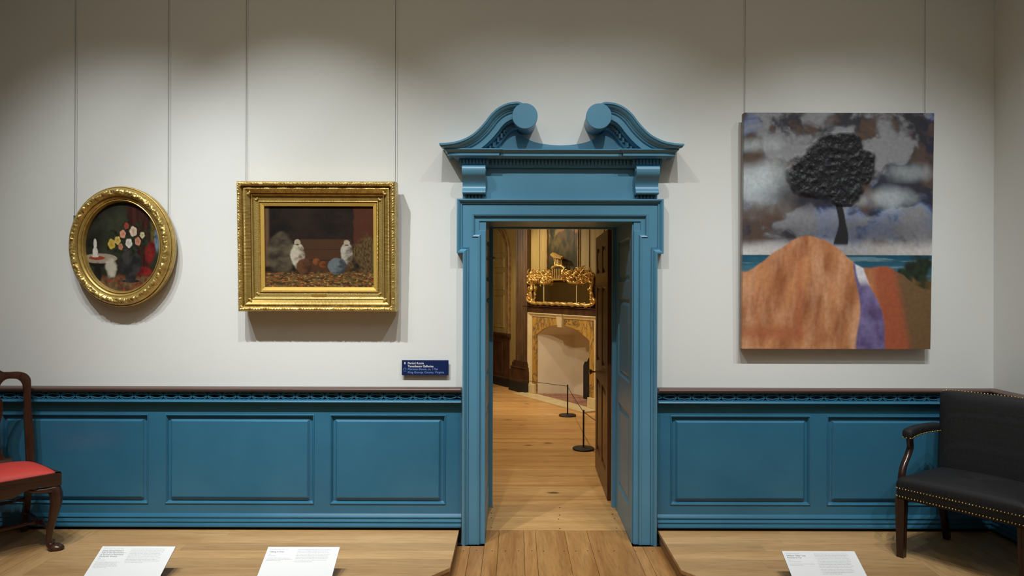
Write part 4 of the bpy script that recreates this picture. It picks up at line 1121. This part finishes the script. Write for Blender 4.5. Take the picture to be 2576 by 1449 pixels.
cord('thin black cord between the two barrier posts in view', p1, p2, .012)
cord('thin black cord from the farther barrier post leftwards past the pilaster', p1, (-.62, 5.76, 0), .012)
cord('thin black cord from the nearer barrier post to behind the brown door', p2, (.92, 1.22, 0), .012)

# ------------------------------------------------------------------ open brown door
DL = thing('door_1', 'dark brown six-panelled door standing open into the far room', 'door', (.743, .838, 0), (0, 0, math.radians(-1.25)), kind='structure')
dl, dt, dz0, dz1 = .965, .046, .008, 2.066
rows = [(.19, .83), (.975, 1.63), (1.735, 1.97)]; colsy = [(.115, .43), (.535, .85)]
m = MB(); x0, x1 = -dt, 0
m.box(x0 + .013, x1 - .013, .002, dl - .002, dz0 + .002, dz1 - .002)
for a_, b_ in ((0, .115), (.43, .535), (.85, dl)): m.box(x0, x1, a_, b_, dz0, dz1)
zz = [dz0] + [v for r in rows for v in r] + [dz1]
for i in range(0, len(zz), 2):
    for a_, b_ in colsy: m.box(x0, x1, a_, b_, zz[i], zz[i + 1])
m.build('frame', MT['doorwood'], DL, local=True)
for a_, b_ in colsy:
    for z0, z1 in rows:
        m = MB()
        for sx, xx in ((-1, x0), (1, x1)):
            rg = []
            for ins, dx in ((0, .0005), (.008, .004), (.014, .0125), (.03, .0125), (.055, .005), (.06, .005)):
                x_ = xx - sx*dx
                rg.append([Vector((x_, a_ + ins, z0 + ins)), Vector((x_, b_ - ins, z0 + ins)), Vector((x_, b_ - ins, z1 - ins)), Vector((x_, a_ + ins, z1 - ins))])
            m.loft(rg, True, False); m.add(rg[-1], [(0, 1, 2, 3)])
        m.build('panel', MT['doorwood'], DL, local=True, smooth=20)
for sx, xx in ((-1, x0), (1, x1)):
    m = MB(); yk_ = dl - .06
    m.lathe([(.001, 0), (.026, 0), (.026, -.004*-sx*-1 if False else sx*.004), (.009, sx*.006), (.008, sx*.030), (.014, sx*.036), (.025, sx*.046), (.026, sx*.056), (.018, sx*.064), (.001, sx*.066)], (xx + sx*.0003, yk_, .872), 'x', 24)
    m.build('knob', MT['brass'], DL, local=True, smooth=50)
for z_ in (.25, 1.05, 1.85):
    m = MB(); m.tube([(.003, -.005, z_ - .045), (.003, -.005, z_ + .045)], .006, 10); m.build('hinge', MT['iron'], DL, local=True)

# ================================================================== SEATING
# ------------------------------------------------------------------ side chair with a red slip seat
SCR = thing('side_chair', 'dark walnut splat-back side chair with a red slip seat and cabriole legs', 'chair', (-2.996, -.412, ZP), (0, 0, math.radians(-131.2)))
def B2(mb, n, mat, par=SCR, **k): return mb.build(n, MT[mat], par, local=True, **k)
zt_, zb_ = .452, .378                              # top and underside of the seat rails
fx, fy, bx_, by = .262, .235, .226, -.188          # outer corners of the seat frame
# rails; the front and side rails have a shaped lower edge
def rail(mb, p, q, th, shaped, n=44):
    p, q = Vector(p), Vector(q); t = (q - p).normalized(); nn = Vector((-t.y, t.x))
    L = (q - p).length; rings = []
    for k in range(n + 1):
        f = k/n; c = p.lerp(q, f); s = abs(f - .5)*2; zl = zb_
        if shaped:
            drop = .026*(1 - sst(.0, .34, s)**2) if s < .34 else 0
            bump = .010*math.exp(-((s - .40)/.05)**2); ear = .012*math.exp(-((s - .60)/.06)**2)
            zl = zb_ - drop*shaped + (bump + 0)*shaped + ear*shaped*.8
        rings.append([Vector((c.x, c.y, zl)), Vector((c.x + nn.x*th, c.y + nn.y*th, zl)), Vector((c.x + nn.x*th, c.y + nn.y*th, zt_)), Vector((c.x, c.y, zt_))])
    mb.loft(rings)
for p, q, sh in (((fx, fy), (-fx, fy), 1), ((-fx, fy - .001), (-bx_, by), .5), ((bx_, by), (fx, fy - .001), .5), ((-bx_ + .02, by), (bx_ - .02, by), 0)):
    m = MB(); rail(m, p, q, .028, sh); B2(m, 'seat_rail', 'mahoganyx')
# padded slip seat
m = MB(); nu, nv = 29, 25
def seat_pt(a, b):
    y = by + .03 + (fy - .012 - by - .03)*b; hw = (bx_ - .012) + (fx - .012 - bx_ + .012)*b
    x = (a*2 - 1)*hw; e = (1 - abs(a*2 - 1)**3.2)*(1 - abs(b*2 - 1)**3.2)
    return Vector((x, y, zt_ - .006 + .052*e**.55))
m.grid(seat_pt, nu, nv); nb = len(m.v)
e = [i for i in range(nu)] + [j*nu + nu - 1 for j in range(1, nv)] + [(nv - 1)*nu + i for i in range(nu - 2, -1, -1)] + [j*nu for j in range(nv - 2, 0, -1)]
for k in e: m.v.append(Vector((m.v[k].x, m.v[k].y, zt_ - .03)))
for k in range(len(e)): m.f.append((e[k], nb + k, nb + (k + 1) % len(e), e[(k + 1) % len(e)]))
m.f.append(tuple(nb + k for k in range(len(e))))
B2(m, 'slip_seat', 'red', smooth=50)
# cabriole legs
for sx in (1, -1):
    o = Vector((sx*.72, .69))
    prof = [(.376, -.006, .031), (.35, .004, .034), (.32, .012, .034), (.28, .012, .031), (.23, .003, .0265), (.17, -.010, .0215), (.11, -.022, .0180), (.06, -.027, .0165), (.035, -.024, .0185), (.024, -.012, .0235)]
    m = MB(); pts = [(sx*(fx - .030) + o.x*d_, fy - .030 + o.y*d_, z_) for z_, d_, r_ in prof]; rs = [r_ for z_, d_, r_ in prof]
    sp_ = spline([p + (r_,) for p, r_ in zip(pts, rs)], 4)
    m.tube([p[:3] for p in sp_], [p[3] for p in sp_], 18)
    c = Vector((sx*(fx - .030) + o.x*.006, fy - .030 + o.y*.006))
    rings = []
    for f, z_ in ((.30, 0), (.8, .001), (1, .010), (1.0, .016), (.86, .024), (.5, .036)):
        rings.append([Vector((c.x + .034*f*math.cos(2*PI*k/24) + o.x*.016*f*max(0, math.cos(2*PI*k/24 - math.atan2(o.y, o.x))), c.y + .034*f*math.sin(2*PI*k/24) + o.y*.016*f*max(0, math.cos(2*PI*k/24 - math.atan2(o.y, o.x))), z_ + .0005)) for k in range(24)])
    m.loft(rings)
    lg = B2(m, 'front_leg', 'mahogany', smooth=55)
    # scrolled knee brackets
    m = MB()
    for dx, dy in ((-sx, 0), (0, -1)):
        bp = [(sx*(fx - .03), fy - .017, .358), (sx*(fx - .03) + dx*.05, fy - .017 + dy*.05, .360), (sx*(fx - .03) + dx*.10, fy - .017 + dy*.10, .366), (sx*(fx - .03) + dx*.125, fy - .017 + dy*.125, .372)]
        if dy: bp = [(p[0] + sx*.012, p[1] - .012, p[2]) for p in bp]
        m.tube(bp, [.023, .018, .013, .006], 12)
    B2(m, 'knee_bracket', 'mahogany', lg, smooth=55)
    m = MB()                                        # raked rear leg running up into the back post
    q = [(sx*.200, -.292, .0008), (sx*.202, -.262, .10), (sx*.205, -.230, .22), (sx*.208, -.206, .34), (sx*.210, -.195, .45)]
    m.bar(spline(q, 4), .036, .036, (0, 1, 0)); m.v = [Vector((v.x, v.y, max(v.z, .0008))) for v in m.v]; B2(m, 'rear_leg', 'mahogany', bevel=.005)
# back: posts, yoke rail, splat and shoe as one outline each
def ybk(z_): return -.195 + (-.008)*sst(.45, .62, z_) - .008*sst(.8, 1.05, z_)
# outer/inner outline of post + crest in (x,z)
outer = spline([(.230, .452), (.231, .56), (.226, .66), (.218, .76), (.214, .86), (.215, .93), (.211, .968), (.190, .997), (.152, 1.012), (.105, 1.014), (.075, 1.018), (.055, 1.030), (.03, 1.026), (0, 1.018)], 6)
inner = spline([(.190, .452), (.187, .56), (.183, .66), (.179, .76), (.178, .86), (.178, .90), (.169, .942), (.142, .968), (.098, .974), (.074, .962), (.058, .938), (.056, .915), (.050, .898), (0, .895)], 6)
for sx in (1, -1):
    m = MB(); rings = []
    for (xo, zo), (xi, zi) in zip(outer, inner):
        yo, yi = ybk(zo), ybk(zi); th = .013
        rings.append([Vector((sx*xi, yi - th, zi)), Vector((sx*(xi*.7 + xo*.3), (yi + yo)/2 - th - .004, zi*.7 + zo*.3)), Vector((sx*xo, yo - th + .003, zo)), Vector((sx*xo, yo + th - .003, zo)), Vector((sx*(xi*.5 + xo*.5), (yi + yo)/2 + th + .003, zi*.5 + zo*.5)), Vector((sx*xi, yi + th, zi))])
    m.loft(rings); B2(m, 'back_post', 'mahogany', smooth=50)
sl = [(.045, .9), (.040, .884), (.050, .872), (.066, .852), (.073, .82), (.072, .78), (.064, .73), (.052, .68), (.042, .63), (.038, .59), (.040, .565), (.052, .553), (.062, .548), (.064, .53), (.072, .522), (.076, .505), (.084, .498), (.087, .485)]
half = spline(sl, 3)
m = MB(); m.loft([[Vector((x, ybk(z_) - .005, z_)), Vector((-x, ybk(z_) - .005, z_)), Vector((-x, ybk(z_) + .006, z_)), Vector((x, ybk(z_) + .006, z_))] for x, z_ in half])
spl = B2(m, 'splat', 'mahogany')
inl = [(x*.74 - .0, z_) for x, z_ in half if .60 < z_ < .875]
m = MB(); m.loft([[Vector((x, ybk(z_) + .0062, z_)), Vector((-x, ybk(z_) + .0062, z_)), Vector((-x, ybk(z_) + .0070, z_)), Vector((x, ybk(z_) + .0070, z_))] for x, z_ in inl]); B2(m, 'figured_veneer', 'burl', spl)
m = MB(); m.loft([[Vector((x, y_, z_)) for y_, z_ in ((by - .024, zt_ + .0005), (by + .026, zt_ + .0005), (by + .022, zt_ + .012), (by + .008, zt_ + .03), (by + .004, zt_ + .04), (by - .02, zt_ + .04))] for x in (-.115, -.10, .10, .115)]); B2(m, 'shoe', 'mahoganyx', smooth=40)
# turned stretchers
def turned(mb, a, b, r=.0125):
    a, b = Vector(a), Vector(b); n_ = 40; pts = []; rs = []
    for k in range(n_ + 1):
        t = k/n_; pts.append(a.lerp(b, t)); s = abs(t - .5)*2
        q = r*(1.15 - .35*s)
        if .80 < s < .84 or .72 < s < .75: q = r*1.25
        if .75 <= s <= .80: q = r*.7
        if s > .88: q = r*1.25
        rs.append(q)
    mb.tube(pts, rs, 12)
for sx in (1, -1):
    m = MB(); turned(m, (sx*.203, -.250, .128), (sx*.213, .198, .128)); m.box(sx*.208 - .016, sx*.208 + .016, -.015, .045, .112, .146); B2(m, 'side_stretcher', 'mahogany', smooth=40)
m = MB(); turned(m, (-.192, .015, .129), (.192, .015, .129)); B2(m, 'cross_stretcher', 'mahoganyx', smooth=40)
m = MB(); turned(m, (-.188, -.231, .215), (.188, -.231, .215), .010); B2(m, 'rear_stretcher', 'mahoganyx', smooth=40)

# ------------------------------------------------------------------ black upholstered armchair
AC = thing('armchair', 'black upholstered open armchair with brass nails and dark wooden legs', 'armchair', (2.593, -.529, ZP), (0, 0, math.radians(126.2)))
def B3(mb, n, mat, par=AC, **k): return mb.build(n, MT[mat], par, local=True, **k)
SF, SB = .285, -.205                               # front and back of the seat
wf_, wb_ = .322, .285                              # half widths
def hw_(y): return wb_ + (wf_ - wb_)*(y - SB)/(SF - SB)
def outline2(o, n=10):
    """rounded plan of the seat, grown by o"""
    c = [(wf_ + o, SF + o), (-wf_ - o, SF + o), (-wb_ - o, SB - o), (wb_ + o, SB - o)]; out = []
    for i, p in enumerate(c):
        p = Vector(p); a = (Vector(c[i - 1]) - p).normalized(); b = (Vector(c[(i + 1) % 4]) - p).normalized(); r = .030
        for k in range(n + 1):
            t = k/n; q = p + a*r*(1 - t)**2 + b*r*t*t
            out.append(q)
    # points along straight edges
    res = []
    for i in range(len(out)):
        p, q = out[i], out[(i + 1) % len(out)]; L = (q - p).length; k = max(1, int(L/.03))
        for j in range(k): res.append(p.lerp(q, j/k))
    return res
base = outline2(0)
def ring2(sc, z_, bow=0):
    return [Vector((p.x*sc, (p.y - .04)*sc + .04, z_ + bow*(1 - (p.x/wf_)**2))) for p in base]
m = MB()
m.loft([ring2(.985, .338), ring2(1.0, .343), ring2(1.0, .395), ring2(1.004, .41), ring2(1.0, .425), ring2(.985, .440), ring2(.955, .452, .004), ring2(.85, .464, .006), ring2(.6, .472, .007), ring2(.3, .476, .008), ring2(.02, .477, .008)])
seat = B3(m, 'seat', 'blackcloth', smooth=50)
def nails(mb, pts, nrm, step=.0165, r=.0052):
    """dome-headed nails along a polyline; nrm(p) outward"""
    pts = [Vector(p) for p in pts]; acc = step
    for a, b in zip(pts, pts[1:]):
        L = (b - a).length; t = 0
        if L < 1e-9: continue
        while acc + (L - t) >= step:
            t += step - acc if acc < step else 0
            if acc >= step: acc = 0
            c = a.lerp(b, t/L); mb.ball(c, r, 7, 5); acc = 0
            if L - t < step: break
            t += step
            c = a.lerp(b, t/L); mb.ball(c, r, 7, 5); acc = 0
            if L - t < step: break
        acc += L - t
def row_pts(z_, s=1.003): return [Vector((p.x*s, (p.y - .04)*s + .04, z_)) for p in base if p.y > SB + .012]
def ordered(z_):
    l = row_pts(z_); i = max(range(len(l)), key=lambda k: (l[(k + 1) % len(l)] - l[k]).length)
    return l[i + 1:] + l[:i + 1]
def even(pts, step):
    out = []; acc = 0; last = None
    for a, b in zip(pts, pts[1:]):
        L = (b - a).length; t = (0 if last is None else step - acc)
        while t <= L:
            out.append(a.lerp(b, t/L)); last = True; t += step
        acc = (L - (t - step)) if last else 0
    return out
for z_ in (.352, .397):
    m = MB()
    for p in even(ordered(z_), .0160): m.ball(p, .0045, 7, 5)
    B3(m, 'brass_nails', 'nail', seat, smooth=60)
# back: slightly raked padded panel
def bk(a, b, front):
    """a across -1..1, b up 0..1"""
    hw2 = .268 + .022*b; rake = -.165 - .075*b
    ex = (1 - abs(a)**6); ez = 1 - abs(2*b - 1)**10
    y_ = rake + (.028 + .016*max(0, ex)*max(0, ez)**.5 if front else -.030)
    edge = .008*(abs(a)**10) if front else 0
    return Vector((a*hw2, y_ - edge, .43 + .485*b - (.010*abs(a)**14 if b > .9 else 0)))
m = MB(); na, nbk = 27, 21; rings = []
for j in range(nbk):
    b = j/(nbk - 1)
    rings.append([bk(-1 + 2*i/(na - 1), b, True) for i in range(na)] + [bk(1 - 2*i/(na - 1), b, False) for i in range(na)])
m.loft(rings); back = B3(m, 'back', 'blackcloth', smooth=55, bevel=.008)
m = MB()
edge = [bk(-1 + 2*i/60, 1, False) + Vector((0, .004, .001)) for i in range(61)]
for p in even(edge, .017): m.ball(p, .005, 7, 5)
for sx in (1, -1):
    for p in even([bk(sx, j/20, False) + Vector((sx*.001, .006, 0)) for j in range(3, 21)], .017): m.ball(p, .005, 7, 5)
B3(m, 'brass_nails', 'nail', back, smooth=60)
for sx in (1, -1):
    # front leg with a moulded face
    m = MB(); x_, y_ = sx*(wf_ - .026), SF - .028
    q = [(x_, y_, .0006), (x_, y_, .18), (x_, y_, .337)]
    rings = []
    for z_, h in ((.0006, .0185), (.15, .0215), (.3375, .0255)):
        r = [(-1, -1), (1, -1), (1, -.3), (.93, -.25), (.93, .25), (1, .3), (1, 1), (.3, 1), (.25, .93), (-.25, .93), (-.3, 1), (-1, 1), (-1, .3), (-.93, .25), (-.93, -.25), (-1, -.3)]
        rings.append([Vector((x_ + a*h, y_ + b*h, z_)) for a, b in r])
    m.loft(rings); B3(m, 'front_leg', 'ebony', bevel=.002)
    m = MB(); m.bar(spline([(sx*.262, -.262, .0006), (sx*.264, -.235, .10), (sx*.266, -.205, .22), (sx*.268, -.190, .337)], 5), [.034]*16, [.036]*16, (0, 1, 0)); m.v = [Vector((v.x, v.y, max(v.z, .0008))) for v in m.v]; B3(m, 'rear_leg', 'ebony', bevel=.003)
    # arm: padded rest, curved support
    top = spline([(sx*.292, -.175, .692), (sx*.312, -.08, .692), (sx*.326, .02, .688), (sx*.328, .09, .681), (sx*.326, .130, .675)], 6)
    m = MB(); rings = []
    for i, (x_, y_, z_) in enumerate(top):
        f = 1 if i < len(top) - 6 else math.sqrt(max(.02, 1 - ((i - len(top) + 6)/5.2)**2)); w_ = (.026 + .007*i/len(top))*f**.7; h_ = (.030 + .004*i/len(top))*f**.6
        rings.append([Vector((x_ + w_*math.copysign(abs(math.cos(a))**.7, math.cos(a)), y_, z_ + h_*math.copysign(abs(math.sin(a))**.7, math.sin(a))*(1 if math.sin(a) > 0 else .72))) for a in [2*PI*k/20 for k in range(20)]])
    m.loft(rings); ar = B3(m, 'arm_pad', 'blackcloth', smooth=60)
    m = MB()
    for s2 in (1, -1):
        for p in even([Vector((p[0] + s2*(.026 + .004*i/len(top)), p[1], p[2] - .016)) for i, p in enumerate(top[:-3])], .015): m.ball(p, .0045, 7, 5)
    tip = Vector(top[-1])
    for k in range(5): a = PI*k/4; m.ball((tip.x + .027*math.cos(a), tip.y - .008 + .010*math.sin(a), tip.z - .015), .0045, 7, 5)
    B3(m, 'brass_nails', 'nail', ar, smooth=60)
    q = spline([(sx*.334, .175, .40), (sx*.336, .165, .45), (sx*.338, .135, .50), (sx*.338, .088, .55), (sx*.334, .066, .595), (sx*.330, .080, .635), (sx*.328, .088, .668)], 5)
    m = MB(); m.tube(q, [.021 - .004*math.sin(PI*k/(len(q) - 1))*.5 for k in range(len(q))], 14, True, .85); B3(m, 'arm_support', 'ebony', smooth=60)

# ================================================================== LIGHT
def spot(name, loc, aim, watts, size, blend=.6, rad=.03, col=(1, .97, .92)):
    l = bpy.data.lights.new(name, 'SPOT'); l.energy = watts; l.spot_size = math.radians(size); l.spot_blend = blend; l.shadow_soft_size = rad; l.color = col
    o = bpy.data.objects.new(name, l); COL.objects.link(o); o.location = loc
    o.rotation_euler = (Vector(aim) - Vector(loc)).to_track_quat('-Z', 'Y').to_euler(); return o
WCOL = (.94, .985, 1.0)
for lx, ax, az, en, sz in ((-2.75, -2.45, 1.25, 165, 54), (-2.15, -2.2, 1.0, 100, 58), (-1.62, -1.25, 1.15, 310, 58), (-.4, .15, 1.0, 140, 62), (.95, .5, 1.0, 140, 62), (1.55, 1.9, 1.05, 140, 56), (2.5, 2.1, 1.05, 110, 58)):
    spot('wall_spot', (lx, -2.1, 4.4), (ax, 0, az), en, sz, 1, .022, WCOL)
# lights over the platforms, for the labels and the chairs
for lx, ax, en in ((-2.3, -2.2, 85), (-.9, -1.05, 250), (1.9, 1.9, 150)):
    spot('platform_light', (lx, -2.1, 4.4), (ax, -.75, 0), en, 62, 1, .022, WCOL)
spot('wall_spot', (1.5, -2.7, 4.4), (RX, -.7, 1.25), 80, 56, 1, .022, WCOL)  # added lamp that brightens the right side wall
# added wash lamps, a weak fill that softens the pool edges
for lx in (-1.9, -.2, 1.7):
    spot('wash_fill', (lx, -2.1, 4.4), (lx, 0, 1.8), 17, 105, 1, .08, (1, .87, .62))
def area(name, loc, rot, w, h, watts, col=(1, 1, 1)):
    l = bpy.data.lights.new(name, 'AREA'); l.shape = 'RECTANGLE'; l.size = w; l.size_y = h; l.energy = watts; l.color = col
    o = bpy.data.objects.new(name, l); COL.objects.link(o); o.location = loc; o.rotation_euler = rot; return o
area('ambient_fill', (-.8, -4.2, 4.7), (0, 0, 0), 5, 3, 42, (1, .93, .78))  # added overhead fill, stands in for the ambient light of the gallery
CW_ = (1, .84, .60)
spot('chamber_light', (.1, 3.0, 2.85), (.25, 3.2, 0), 170, 120, .8, .04, CW_)
spot('chamber_light', (-.7, 5.6, 2.85), (1.0, 5.6, .6), 120, 95, .8, .03, CW_)
spot('chamber_light', (-1.5, 4.1, 2.85), (.67, 5.3, 1.8), 88, 100, .9, .04, CW_)
spot('chamber_light', (-.2, 2.2, 2.85), (-1.9, 5.5, 1.6), 220, 100, .8, .05, CW_)  # added lamp for the hidden left wall that the mirror reflects
w = bpy.data.worlds.new('dim room'); w.use_nodes = True; SC.world = w
w.node_tree.nodes['Background'].inputs[0].default_value = (.02, .02, .02, 1)
vs = SC.view_settings; vs.view_transform = 'Standard'; vs.look = 'None'; vs.exposure = 0; vs.gamma = 1; vs.use_curve_mapping = False
